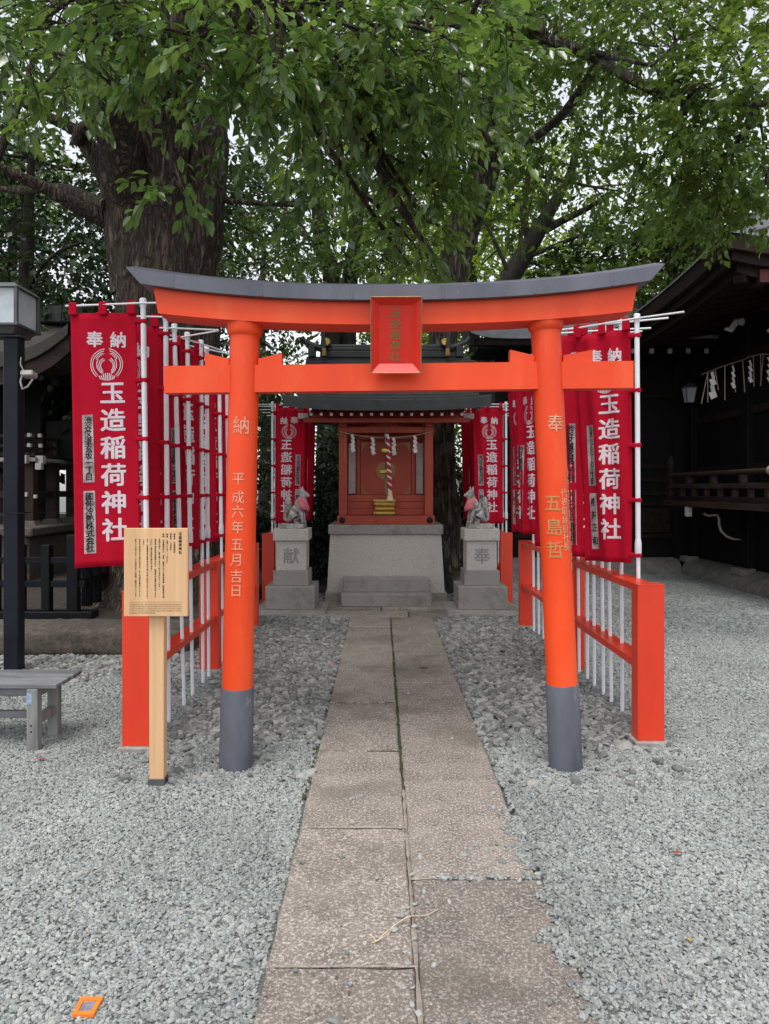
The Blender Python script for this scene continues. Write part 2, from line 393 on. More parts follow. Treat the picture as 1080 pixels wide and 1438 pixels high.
# ---- stone path: each slab a piece of the path
PX0, PXM, PX1 = -.36, .11, .595
MAT['slab'] = None
def slab_mat():
    m = bpy.data.materials.new('path_granite'); m.use_nodes = True
    nt = m.node_tree; N = nt.nodes; L = nt.links; p = N['Principled BSDF']; p.inputs['Roughness'].default_value = .85
    tc = N.new('ShaderNodeTexCoord')
    oi = N.new('ShaderNodeObjectInfo')
    def noise(sc, det, rough=.65, vec=None):
        n = N.new('ShaderNodeTexNoise'); n.inputs['Scale'].default_value = sc; n.inputs['Detail'].default_value = det; n.inputs['Roughness'].default_value = rough
        L.new(tc.outputs['Object'], n.inputs['Vector']); return n
    def ramp(src, a, b_):
        r = N.new('ShaderNodeMapRange'); r.inputs['From Min'].default_value = a; r.inputs['From Max'].default_value = b_
        L.new(src, r.inputs['Value']); return r.outputs[0]
    def mix(f, a, b_):
        x = N.new('ShaderNodeMix'); x.data_type = 'RGBA'; L.new(f, x.inputs[0])
        for s, v in ((6, a), (7, b_)):
            if isinstance(v, tuple): x.inputs[s].default_value = v
            else: L.new(v, x.inputs[s])
        return x.outputs[2]
    base = mix(ramp(noise(5, 6).outputs['Fac'], .35, .65), srgb(102, 94, 86), srgb(130, 121, 112))
    chip = noise(88, 7, .85)                     # pale chipped spots left by the chisel
    base = mix(ramp(chip.outputs['Fac'], .51, .575), base, srgb(188, 180, 172))
    pit = noise(70, 5, .7)
    base = mix(ramp(pit.outputs['Fac'], .42, .34), base, srgb(74, 66, 58))
    big = noise(1.3, 4)
    base = mix(ramp(big.outputs['Fac'], .52, .72), base, srgb(96, 92, 80))
    hv = N.new('ShaderNodeHueSaturation'); mr = N.new('ShaderNodeMapRange'); mr.inputs['To Min'].default_value = .78; mr.inputs['To Max'].default_value = 1.14
    L.new(oi.outputs['Random'], mr.inputs['Value']); L.new(mr.outputs[0], hv.inputs['Value']); L.new(base, hv.inputs['Color'])
    L.new(hv.outputs[0], p.inputs['Base Color'])
    b1 = N.new('ShaderNodeBump'); b1.inputs['Strength'].default_value = .9; b1.inputs['Distance'].default_value = .008
    L.new(noise(55, 6, .7).outputs['Fac'], b1.inputs['Height']); L.new(b1.outputs[0], p.inputs['Normal'])
    return m
MAT['slab'] = slab_mat()
path = MB().bx(PX0 + .02, PX1 - .02, 1.0, 8.45, -.1, -.002).build('path', MAT['soil'], local=True)
tag(path, 'long two-column granite slab path leading to the shrine', None, kind='structure')
PATH_Z = .022
def slab(x0, x1, y0, y1, z=PATH_Z, jag=.004):
    n = 7; mbx = MB()
    def edge(a, b_, k): return [(a[0] + (b_[0] - a[0]) * i / k + rnd.uniform(-jag, jag), a[1] + (b_[1] - a[1]) * i / k + rnd.uniform(-jag, jag)) for i in range(k)]
    g_ = .006
    x0 += g_; x1 -= g_; y0 += g_ * .8; y1 -= g_ * .8
    loop = edge((x0, y0), (x1, y0), n) + edge((x1, y0), (x1, y1), n + 3) + edge((x1, y1), (x0, y1), n) + edge((x0, y1), (x0, y0), n + 3)
    cx, cy = (x0 + x1) / 2, (y0 + y1) / 2
    dz = rnd.uniform(-.004, .004)
    def ins(p, d): return (p[0] + (cx - p[0]) * d / abs(x1 - x0) * 2, p[1] + (cy - p[1]) * d / abs(y1 - y0) * 2)
    r0 = [(p[0], p[1], -.08) for p in loop]; r1 = [(p[0], p[1], z - .007 + dz) for p in loop]
    r2 = [(*ins(p, .006), z + dz) for p in loop]
    mbx.loft([r0, r1, r2])
    return mbx.build('slab', MAT['slab'], path, local=True)
ly = [.42, 1.34, 2.27, 3.2, 4.13, 5.07, 6.0, 6.93, 7.86, 8.43]; ryy = [.9, 1.85, 2.78, 3.72, 4.65, 5.6, 6.55, 7.5, 8.43]
for a, b_ in zip(ly, ly[1:]): slab(PX0, PXM, a, b_)
for a, b_ in zip(ryy, ryy[1:]): slab(PXM, PX1 + (.02 if a < 2.5 else 0), a, b_)
# moss in the joints
ms = MB()
def moss_line(p0, p1, n, w):
    for i in range(n):
        t = rnd.random(); x = p0[0] + (p1[0] - p0[0]) * t + rnd.gauss(0, w); y = p0[1] + (p1[1] - p0[1]) * t + rnd.gauss(0, w)
        r = rnd.uniform(.004, .012); k = 5; a0 = rnd.random() * 6
        ring = [(x + r * math.cos(a0 + 6.283 * j / k), y + r * 1.6 * math.sin(a0 + 6.283 * j / k), PATH_Z - .008) for j in range(k)]
        ms.add(ring + [(x, y, PATH_Z + rnd.uniform(.0, .006))], [(j, (j + 1) % k, k) for j in range(k)])
moss_line((PXM, 3.6), (PXM, 6.6), 330, .004); moss_line((PXM, 6.6), (PXM, 8.3), 40, .003)
moss_line((-.08, 4.13), (PXM, 4.13), 70, .004); moss_line((-.3, 5.07), (PXM, 5.07), 30, .003); moss_line((PX0 - .01, 3.5), (PX0 - .01, 5), 40, .008)
tag(ms.build('moss', MAT['moss'], local=True), 'green moss in the joints between the path slabs', 'moss', kind='stuff')
# pale mortar in the near joints
MAT['mortar'] = M('mortar', srgb(158, 147, 133), srgb(124, 114, 102), scale=40, rough=.95, bump=.4, bscale=80)
mo = MB()
def mortar_line(p0, p1, w, n=16):
    p0 = Vector((*p0, 0)); p1 = Vector((*p1, 0)); t = (p1 - p0).normalized(); s_ = Vector((-t.y, t.x, 0))
    L_ = []
    for i in range(n + 1):
        q = p0 + (p1 - p0) * i / n; ww = w * rnd.uniform(.3, 1.2)
        L_ += [q + s_ * ww + Vector((0, 0, PATH_Z - .001)), q + Vector((0, 0, PATH_Z + .0035)), q - s_ * ww + Vector((0, 0, PATH_Z - .001))]
    mo.add(L_, [(3 * i + a, 3 * i + a + 1, 3 * i + a + 4, 3 * i + a + 3) for i in range(n) for a in (0, 1)])
mortar_line((PXM, 2.02), (PXM, 3.6), .008, 40); mortar_line((PX0 + .03, 2.27), (PXM, 2.27), .005, 20); mortar_line((PX0 + .1, 3.2), (PXM, 3.2), .005, 20); mortar_line((PXM, 2.78), (PXM + .22, 2.78), .007, 10)
mo.build('mortar', MAT['mortar'], path, local=True)

# cross slabs in front of the shrine
cr_ = tag(MB().bx(-.9, 1.15, 8.46, 9.9, -.1, .001).build('shrine_forecourt', MAT['soil'], local=True), kind='structure')
def stone(x0, x1, y0, y1, z0, z1, mat, name, parent, b=.008): return MB().bx(x0, x1, y0, y1, z0, z1, b).build(name, mat, parent, local=True)
for (x0, x1, y0, y1, z1) in ((-.74, .32, 8.47, 8.84, .03), (.33, 1.0, 8.47, 8.84, .024), (-.74, .0, 8.86, 9.28, .05), (.01, .86, 8.86, 9.28, .055), (-.74, -.02, 9.3, 9.9, .05), (.0, .88, 9.3, 9.9, .05)):
    stone(x0, x1, y0, y1, -.05, z1, MAT['slab'], 'slab', cr_)

# ---- gravel: points carrying small crushed stones
def gravel_mat(name, ca, cb, cc):
    m = bpy.data.materials.new(name); m.use_nodes = True
    nt = m.node_tree; N = nt.nodes; L = nt.links; p = N['Principled BSDF']; p.inputs['Roughness'].default_value = .85; p.inputs['Specular IOR Level'].default_value = .35
    oi = N.new('ShaderNodeObjectInfo'); cr = N.new('ShaderNodeValToRGB'); e = cr.color_ramp.elements
    e[0].position = 0; e[0].color = ca; e[1].position = 1; e[1].color = cc; k = e.new(.5); k.color = cb; k = e.new(.97); k.color = cc
    e[-1].color = srgb(158, 150, 138)
    L.new(oi.outputs['Random'], cr.inputs[0])
    ge = N.new('ShaderNodeNewGeometry'); nz = N.new('ShaderNodeTexNoise'); nz.inputs['Scale'].default_value = 1.1; nz.inputs['Detail'].default_value = 5
    L.new(ge.outputs['Position'], nz.inputs['Vector'])
    mr = N.new('ShaderNodeMapRange'); mr.inputs['From Min'].default_value = .35; mr.inputs['From Max'].default_value = .65; mr.inputs['To Min'].default_value = .82; mr.inputs['To Max'].default_value = 1.1
    L.new(nz.outputs['Fac'], mr.inputs['Value'])
    hv = N.new('ShaderNodeHueSaturation'); L.new(mr.outputs[0], hv.inputs['Value']); L.new(cr.outputs[0], hv.inputs['Color']); L.new(hv.outputs[0], p.inputs['Base Color'])
    return m
MAT['gravel_fine'] = gravel_mat('gravel_fine', srgb(112, 116, 114), srgb(135, 139, 136), srgb(156, 160, 157))
MAT['gravel_coarse'] = gravel_mat('gravel_coarse', srgb(90, 91, 89), srgb(122, 123, 120), srgb(150, 151, 147))

def gravel_object(name, pos, rot, scl, mat, label, subdiv):
    n = len(pos); me = bpy.data.meshes.new(name); me.vertices.add(n)
    me.vertices.foreach_set('co', pos.astype(np.float32).ravel())
    for an, arr in (('rot', rot), ('scl', scl)):
        a = me.attributes.new(an, 'FLOAT_VECTOR', 'POINT'); a.data.foreach_set('vector', arr.astype(np.float32).ravel())
    a = me.attributes.new('idx', 'INT', 'POINT'); a.data.foreach_set('value', np.random.RandomState(3).randint(0, 6, n).astype(np.int32))
    me.materials.append(mat)
    o = bpy.data.objects.new(name, me); COL.objects.link(o)
    ng = bpy.data.node_groups.new(name + '_stones', 'GeometryNodeTree')
    ng.interface.new_socket('Geometry', in_out='INPUT', socket_type='NodeSocketGeometry'); ng.interface.new_socket('Geometry', in_out='OUTPUT', socket_type='NodeSocketGeometry')
    N = ng.nodes; L = ng.links
    gi = N.new('NodeGroupInput'); go = N.new('NodeGroupOutput'); join = N.new('GeometryNodeJoinGeometry')
    for k in range(6):
        ic = N.new('GeometryNodeMeshIcoSphere'); ic.inputs['Radius'].default_value = 1.0; ic.inputs['Subdivisions'].default_value = subdiv
        ps = N.new('GeometryNodeInputPosition'); va = N.new('ShaderNodeVectorMath'); va.operation = 'ADD'; va.inputs[1].default_value = (k * 7.3, k * 3.1, k * 5.7)
        L.new(ps.outputs[0], va.inputs[0])
        vo = N.new('ShaderNodeTexVoronoi'); vo.inputs['Scale'].default_value = .9; L.new(va.outputs[0], vo.inputs['Vector'])
        sub = N.new('ShaderNodeMath'); sub.operation = 'MULTIPLY_ADD'; sub.inputs[1].default_value = .75; sub.inputs[2].default_value = .62
        L.new(vo.outputs['Distance'], sub.inputs[0])
        vm = N.new('ShaderNodeVectorMath'); vm.operation = 'SCALE'; L.new(ps.outputs[0], vm.inputs[0]); L.new(sub.outputs[0], vm.inputs['Scale'])
        sp = N.new('GeometryNodeSetPosition'); L.new(ic.outputs['Mesh'], sp.inputs['Geometry']); L.new(vm.outputs[0], sp.inputs['Position'])
        ss = N.new('GeometryNodeSetShadeSmooth'); ss.inputs['Shade Smooth'].default_value = False; L.new(sp.outputs[0], ss.inputs['Geometry'])
        sm = N.new('GeometryNodeSetMaterial'); sm.inputs['Material'].default_value = mat; L.new(ss.outputs[0], sm.inputs['Geometry'])
        gt = N.new('GeometryNodeGeometryToInstance'); L.new(sm.outputs[0], gt.inputs[0]); L.new(gt.outputs[0], join.inputs[0])
    def attr(nm, ty):
        a_ = N.new('GeometryNodeInputNamedAttribute'); a_.data_type = ty; a_.inputs['Name'].default_value = nm; return a_.outputs[0]
    ip = N.new('GeometryNodeInstanceOnPoints'); ip.inputs['Pick Instance'].default_value = True
    e2 = N.new('FunctionNodeEulerToRotation')
    L.new(attr('rot', 'FLOAT_VECTOR'), e2.inputs[0])
    L.new(gi.outputs[0], ip.inputs['Points']); L.new(join.outputs[0], ip.inputs['Instance']); L.new(attr('idx', 'INT'), ip.inputs['Instance Index'])
    L.new(e2.outputs[0], ip.inputs['Rotation']); L.new(attr('scl', 'FLOAT_VECTOR'), ip.inputs['Scale'])
    L.new(ip.outputs[0], go.inputs[0])
    md = o.modifiers.new('stones', 'NODES'); md.node_group = ng
    return tag(o, label, 'gravel', kind='stuff')

rs = np.random.RandomState(11)
def wob(y): return .018 * np.sin(y * 23) + .014 * np.sin(y * 51 + 1) + .02 * np.sin(y * 9 + 2)
def zone(x0, x1, y0, y1, dens):
    n = int((x1 - x0) * (y1 - y0) * dens); return np.column_stack([rs.uniform(x0, x1, n), rs.uniform(y0, y1, n)])
def on_path(P):
    right = np.where(P[:, 1] < 3.4, (.578 + wob(P[:, 1]) * 1.5 + .012 * np.sin(P[:, 1] * 120) - .012 * np.clip((2.75 - P[:, 1]) / .5, 0, 1)) + np.where(P[:, 1] > 2.78, -.0, .01), .60 + .2 * wob(P[:, 1]))
    return (P[:, 0] > PX0 - .004 + .15 * wob(P[:, 1] * .7)) & (P[:, 0] < right) & (P[:, 1] < 8.46)
def coarse_area(P):     # between the racks, under and behind the gate
    jit = .12 * np.sin(P[:, 0] * 9) + .08 * np.sin(P[:, 0] * 23 + 1)
    return (P[:, 0] > -1.36 + .5 * jit) & (P[:, 0] < 1.6 + .5 * jit) & (P[:, 1] > 4.32 + jit)
def left_bed(P): return (P[:, 0] < -1.5) & (P[:, 1] > 5.55 + .25 * np.sin(P[:, 0] * 5) + .1 * np.sin(P[:, 0] * 17))
def fcull(P): return np.abs(P[:, 0]) < .56 * P[:, 1] + .35
parts_ = []
for (x0, x1, y0, y1, dens, s) in ((-3.4, 3.4, 1.75, 3.4, 13000, .0061), (-3.6, 3.7, 3.4, 5.2, 11000, .0066), (-3.8, 4.8, 5.2, 7.6, 6200, .0090), (1.3, 6.0, 7.6, 13.2, 3000, .0135)):
    P = zone(x0, x1, y0, y1, dens); P = P[fcull(P)]
    keep = ~on_path(P)
    c = coarse_area(P); c |= left_bed(P)
    keep &= ~(c & (rs.rand(len(P)) < .93)) | ((P[:, 1] > 8.4) & (P[:, 0] > 1.45))
    keep &= ~((P[:, 1] > 8.4) & (P[:, 0] < 1.3))
    P = P[keep]; onslab = (P[:, 0] > .4) & (P[:, 0] < .62) & (P[:, 1] < 3.75)
    parts_.append(np.column_stack([P, np.full(len(P), s), rs.uniform(0, .007, len(P)) * (s / .008) + onslab * (PATH_Z + .001)]))
# loose stones kicked onto the slabs
P = np.vstack([np.column_stack([rs.normal(PXM + .01, .03, 12), rs.uniform(2.0, 3.3, 12)]), np.column_stack([rs.uniform(PX0, PX1, 30), rs.uniform(2.0, 3.4, 30)]), np.column_stack([.60 - np.abs(rs.normal(0, .04, 60)), rs.uniform(2.0, 3.7, 60)]),
               np.column_stack([.6 - np.abs(rs.normal(0, .12, 22)), rs.normal(2.97, .05, 22)]), np.column_stack([rs.uniform(.2, .6, 45), rs.normal(2.78, .012, 45)]), np.column_stack([rs.uniform(PX0, PX1, 22), rs.uniform(3.4, 8, 22)])])
parts_.append(np.column_stack([P, np.full(len(P), .0082), np.full(len(P), PATH_Z + .004)]))
A = np.vstack(parts_); n = len(A)
el = np.column_stack([rs.uniform(.9, 1.7, n), rs.uniform(.65, 1.05, n), rs.uniform(.45, .8, n)]) * A[:, 2:3] * np.exp(rs.normal(0, .2, n))[:, None]
gravel_object('fine_gravel', np.column_stack([A[:, 0], A[:, 1], A[:, 3]]), np.column_stack([rs.normal(0, .35, n), rs.normal(0, .35, n), rs.uniform(0, 6.28, n)]), el, MAT['gravel_fine'], 'pale grey fine crushed gravel covering the shrine yard', 2)
parts_ = []
P = zone(-1.5, 1.75, 4.0, 8.5, 2300); P = P[coarse_area(P) & ~on_path(P) & (np.abs(P[:, 0] - .117) > .482)]; parts_.append(P)
P = zone(-5.2, -1.4, 5.2, 7.2, 2000); P = P[left_bed(P) & fcull(P)]; parts_.append(P)
P = zone(-1.6, 1.25, 8.5, 10.5, 900); P = P[(P[:, 0] < -.75) | (P[:, 0] > .9)]; parts_.append(P)
P = zone(-1.4, 1.7, 3.7, 4.4, 160); P = P[~on_path(P)]; parts_.append(P)
P = np.vstack(parts_); n = len(P)
el = np.column_stack([rs.uniform(1.0, 1.7, n), rs.uniform(.75, 1.15, n), rs.uniform(.5, .85, n)]) * .0165 * np.exp(rs.normal(0, .28, n))[:, None]
gravel_object('coarse_gravel', np.column_stack([P, rs.uniform(0, .016, n)]), np.column_stack([rs.normal(0, .4, n), rs.normal(0, .4, n), rs.uniform(0, 6.28, n)]), el, MAT['gravel_coarse'], 'darker coarse crushed stones between the red racks', 2)

# kerb ledge on the left
def rough_block(x0, x1, y0, y1, z0, z1, nx, ny, nz, amp, rr, b=.02):
    mbx = MB(); c = Vector(((x0 + x1) / 2, (y0 + y1) / 2, (z0 + z1) / 2)); h = Vector((x1 - x0, y1 - y0, z1 - z0)) / 2
    seen = {}
    def vid(i, j, k):
        key = (i, j, k)
        if key not in seen:
            p = Vector((x0 + (x1 - x0) * i / nx, y0 + (y1 - y0) * j / ny, z0 + (z1 - z0) * k / nz))
            ex = sum((i in (0, nx), j in (0, ny), k in (0, nz)))
            if ex >= 2: p = c + (p - c) - Vector([(b if (q in (0, m_)) else 0) * (1 if pp > cc else -1) for q, m_, pp, cc in zip(key, (nx, ny, nz), p, c)])
            p += Vector((rr.uniform(-1, 1), rr.uniform(-1, 1), rr.uniform(-1, 1))) * amp
            seen[key] = len(mbx.v); mbx.v.append(tuple(p))
        return seen[key]
    for i in range(nx):
        for j in range(ny):
            mbx.f.append((vid(i, j, 0), vid(i, j + 1, 0), vid(i + 1, j + 1, 0), vid(i + 1, j, 0))); mbx.f.append((vid(i, j, nz), vid(i + 1, j, nz), vid(i + 1, j + 1, nz), vid(i, j + 1, nz)))
    for i in range(nx):
        for k in range(nz):
            mbx.f.append((vid(i, 0, k), vid(i + 1, 0, k), vid(i + 1, 0, k + 1), vid(i, 0, k + 1))); mbx.f.append((vid(i, ny, k), vid(i, ny, k + 1), vid(i + 1, ny, k + 1), vid(i + 1, ny, k)))
    for j in range(ny):
        for k in range(nz):
            mbx.f.append((vid(0, j, k), vid(0, j, k + 1), vid(0, j + 1, k + 1), vid(0, j + 1, k))); mbx.f.append((vid(nx, j, k), vid(nx, j + 1, k), vid(nx, j + 1, k + 1), vid(nx, j, k + 1)))
    return mbx
ko = rough_block(-6.0, -1.72, 6.5, 7.1, .0, .25, 60, 8, 5, .007, rnd).build('kerb_stone', MAT['kerb_stone'], smooth=True, angle=60)
tag(ko, 'long low brown stone ledge behind the wooden bench', 'stone ledge')

# ------------------------------------------------------------------ the torii gate
TD = 3.95; TS = TD / F
tor = thing('torii_gate', (.10, TD, 0), 'large vermilion torii gate with grey capped top beam over the path', 'torii gate')
PB = {'l': (Vector((-.782, TD, -.03)), Vector((-.732, TD, 2.40))), 'r': (Vector((.997, TD, -.03)), Vector((.884, TD, 2.43)))}
RB, RT = .0835, .079
def pill_pt(side, z):
    a, b_ = PB[side]; t = (z - a.z) / (b_.z - a.z); return a + (b_ - a) * t
def pill_r(side, z): return RB + (RT - RB) * max(0, z) / 2.4
for side, ztop, zs_ in (('l', 2.40, .432), ('r', 2.43, .452)):
    mb = MB()
    zz = [zs_] + [zs_ + (ztop - .07 - zs_) * i / 10 for i in range(1, 11)]
    mb.tube([pill_pt(side, z) for z in zz], [pill_r(side, z) for z in zz], 40)
    pil = mb.build('pillar', MAT['vermilion'], tor, smooth=True)
    mb = MB(); rr = .0885
    zz = [-.03, zs_ - .004, zs_ + .0005]; mb.tube([pill_pt(side, z) for z in zz], [rr + .001, rr, rr - .003], 40)
    o = mb.build('foot_sleeve', MAT['sleeve'], pil, smooth=True)
    mb = MB(); zz = [ztop - .085, ztop - .072, ztop - .055, ztop - .02, ztop + .004]
    mb.tube([pill_pt(side, z) for z in zz], [.081, .092, .095, .098, .101], 40)
    mb.build('capital', MAT['vermilion'], pil, smooth=True)
    # lettering on the pillar
    def fn(u, v, side=side):
        p = pill_pt(side, v); r = pill_r(side, v) + .0028; a = u / r
        return (p.x + r * math.sin(a), p.y - r * math.cos(a), v)
    def zpx(y): return CAMZ - (y - HY) * (TD - .08) / F
    fn.fine = True
    lt = MB()
    if side == 'l':
        put(lt, '納', .006, zpx(597), .10, fn, .006, .95)
        for ch, y in zip('平成六年五月吉日', (672, 698, 718, 740, 764, 786, 809, 829)): put(lt, ch, -.004, zpx(y), .072, fn, .002, .98)
        lt.build('lettering', MAT['letter_pale'], pil)
    else:
        put(lt, '奉', .012, zpx(594), .1, fn, .006, .95)
        for i, ch in enumerate('代表取締役社長'): put(lt, ch, .042, zpx(692 + i * 12.6), .048, fn, .006, .9)
        for i, ch in enumerate('東京急行電鉄株式会社'): put(lt, ch, .092, zpx(664 + i * 14.6), .05, fn, .006, .9)
        lt.build('lettering', MAT['letter_pale'], pil)
        lt = MB()
        for ch, y in zip('五島哲', (706, 740, 772)): put(lt, ch, -.024, zpx(y), .096, fn, .014, 1.0)
        lt.build('lettering', MAT['letter_gold'], pil)
# nuki (tie beam) with its wedges, level with a small rise to the right
def nz(x, base): return base + (x - .08) * .011
def beam(x0, x1, y0, y1, zb, zt, n=2, b=.004):
    mb = MB(); rings = []
    for i in range(n + 1):
        x = x0 + (x1 - x0) * i / n; a, c = nz(x, zb), nz(x, zt)
        rings.append([(x, y0, a), (x, y1, a), (x, y1, c), (x, y0, c)])
    return mb.loft(rings)
NB, NT = 2.022, 2.166
beam(-1.155, 1.345, TD - .045, TD + .045, NB, NT).build('tie_beam', MAT['vermilion'], tor)
for px, sg in ((-.735, -1), (-.735, 1), (.897, -1), (.897, 1)):
    xi = px + sg * .078; xo = px + sg * (.205 if sg * px < 0 or sg < 0 and px < 0 else .235)
    zi = nz(px, NT) + .001
    mb = MB()
    mb.loft([[(xi, TD - .03, zi), (xi, TD + .03, zi), (xi, TD + .03, zi + .036), (xi, TD - .03, zi + .036)], [(xo, TD - .03, zi), (xo, TD + .03, zi), (xo, TD + .03, zi + .066), (xo, TD - .03, zi + .066)]])
    mb.build('wedge', MAT['vermilion'], tor)
# shimaki (second lintel) and kasagi (top lintel), both sweeping up to the ends
CXT = .075
def sweep(x): u = abs(x - CXT) / 1.4; return .105 * u ** 2.3 + (x - CXT) * .006
def lintel(x0, x1, y0, y1, zb, zt, bow, cut, name, mat, n=40, topridge=0.0):
    mb = MB(); rings = []
    for i in range(n + 1):
        t = i / n; xb = (x0 + cut) + (x1 - x0 - 2 * cut) * t; xt = x0 + (x1 - x0) * t
        sb = sweep(xb) * bow; st = sweep(xt)
        ym = (y0 + y1) / 2
        rings.append([(xb, y0, zb + sb), (xb, y1, zb + sb), (xt, y1, zt + st), (xt, ym, zt + st + topridge), (xt, y0, zt + st)])
    mb.loft(rings)
    return mb.build(name, mat, tor, smooth=True, angle=35)
lintel(-1.195, 1.345, TD - .10, TD + .10, 2.362, 2.478, .8, .025, 'second_lintel', MAT['vermilion'])
ks = lintel(-1.325, 1.475, TD - .145, TD + .145, 2.48, 2.552, 1.0, .075, 'top_lintel', MAT['metal_cap'], topridge=.05)
# sheet seams on the metal cap
for xs_ in (-1.08, -.62, -.15, .32, .8, 1.2):
    z0 = 2.48 + sweep(xs_); z1 = 2.552 + sweep(xs_)
    MB().box((xs_, TD - .1455, (z0 + z1) / 2), (.012, .004, z1 - z0 - .004), .001).build('seam', MAT['metal_cap'], ks)
# name plaque
pq = thing('name_plaque', (.085, TD - .12, 2.1), 'red framed name plaque with gold characters on the torii gate', 'plaque')
ptop = at(556.5, 417, TD - .245); pbot = at(556, 524, TD - .155)
ax = (ptop - pbot); H_ = ax.length; ax.normalize(); axx = Vector((1, 0, .004)).normalized(); nrm = axx.cross(ax).normalized()   # towards the viewer
if nrm.y > 0: nrm = -nrm
def pf(u, v, w=0): p = pbot + axx * u + ax * v + nrm * w; return (p.x, p.y, p.z)
W2 = .129
MAT['plaque_red'] = M('plaque_red', (.70, .022, .008), (.60, .018, .007), scale=8, rough=.4)
MAT['plaque_letter'] = M('plaque_letter', (.16, .09, .03), (.30, .17, .05), scale=60, rough=.5)
mb = MB()
o_ = [(-W2, 0), (W2, 0), (W2, H_), (-W2, H_)]; i_ = [(-W2 + .042, .046), (W2 - .042, .046), (W2 - .042, H_ - .04), (-W2 + .042, H_ - .04)]
mb.add([pf(u, v, 0) for u, v in o_] + [pf(u, v, -.038) for u, v in i_], [(k, (k + 1) % 4, 4 + (k + 1) % 4, 4 + k) for k in range(4)] + [(4, 5, 6, 7)])
mb.add([pf(u, v, -.0005) for u, v in o_] + [pf(u * .97, v, -.06) for u, v in o_], [(k, (k + 1) % 4, 4 + (k + 1) % 4, 4 + k) for k in range(4)] + [(4, 5, 6, 7)])
mb.build('board', MAT['plaque_red'], pq)
mb = MB()
for (a, b_) in ((0, 1), (1, 2), (2, 3), (3, 0)):
    mb.tube([pf(*o_[a], .001), pf(*o_[b_], .001)], .0035, 6)
mb.build('edge_trim', MAT['gold_dull'], pq)
lt = MB(); column(lt, '玉造稲荷社', -.004, H_ - .05, .055, .05, lambda u, v: pf(u, v, -.0355), .016, 1.25)
lt.build('lettering', MAT['plaque_letter'], pq)
MB().tube([pf(0, H_ * .6, -.061), pf(0, H_ * .6, -.12)], .01).build('bracket', MAT['lamp_frame'], pq)

# ------------------------------------------------------------------ banner racks
def rack(xc, posts, ztop, zlow, label):
    t = thing('banner_rack', (xc, posts[0], 0), label, 'rack', 'vermilion racks that hold the banner poles')
    for i, d in enumerate(posts):
        MB().bx(xc - .078, xc + .078, d - .055, d + .055, .028, ztop, .003).build('post', MAT['vermilion_rack'], t)
        MB().bx(xc - .10, xc + .10, d - .085, d + .085, -.03, .028, .004).build('footing', MAT['concrete'], t)
        MB().bx(xc - .0795, xc + .0795, d - .0565, d + .0565, ztop - .002, ztop + .004, .002).build('top_plate', MAT['vermilion_rack'], t)
    for a, b_ in zip(posts, posts[1:]):
        MB().bx(xc - .06, xc + .06, a + .056, b_ - .056, ztop - .048, ztop - .003, .003).build('rail', MAT['vermilion_rack'], t)
        MB().bx(xc - .06, xc + .06, a + .056, b_ - .056, zlow, zlow + .045, .003).build('rail', MAT['vermilion_rack'], t)
    return t
rack(-1.40, [4.24, 6.02, 7.9], .91, .42, 'long vermilion rack on the left behind the wooden sign')
rack(1.575, [4.33, 6.0, 7.93], .935, .43, 'long vermilion rack on the right of the torii gate')
rack(-1.44, [9.4, 11.6], .92, .42, 'vermilion rack beside the left fox pedestal')
rack(1.60, [9.4, 11.6], .93, .42, 'vermilion rack beside the right fox pedestal')

# ------------------------------------------------------------------ banners
CW, CH = .40, 1.50
ZT = 2.545      # top of cloth above the ground; pole axis at local x = 0, cloth from -.03 to -.43
def cloth_fn(seed, fold):
    r_ = random.Random(seed); p1, p2, p3 = r_.uniform(0, 6), r_.uniform(0, 6), r_.uniform(0, 6); k = r_.uniform(.8, 1.2)
    def fn(u, v, off=0.0):
        """u 0 (far edge) .. CW (pole edge), v 0 (bottom) .. CH"""
        h = 1 - v / CH
        s = 1 - u / CW
        y = fold * (.050 * s * h * math.sin(p1 + 3.2 * s * k + 1.2 * h) + .026 * math.sin(p2 + 9 * s + 2.1 * h) * (.25 + h) * s + .008 * math.sin(p3 + 17 * s + 5 * h))
        x = -.035 - (CW - u) * (1 - .05 * fold * (.3 + h)) + .012 * h * s
        return (x, y + off, ZT - CH + v - .012 * s * s * h)
    return fn
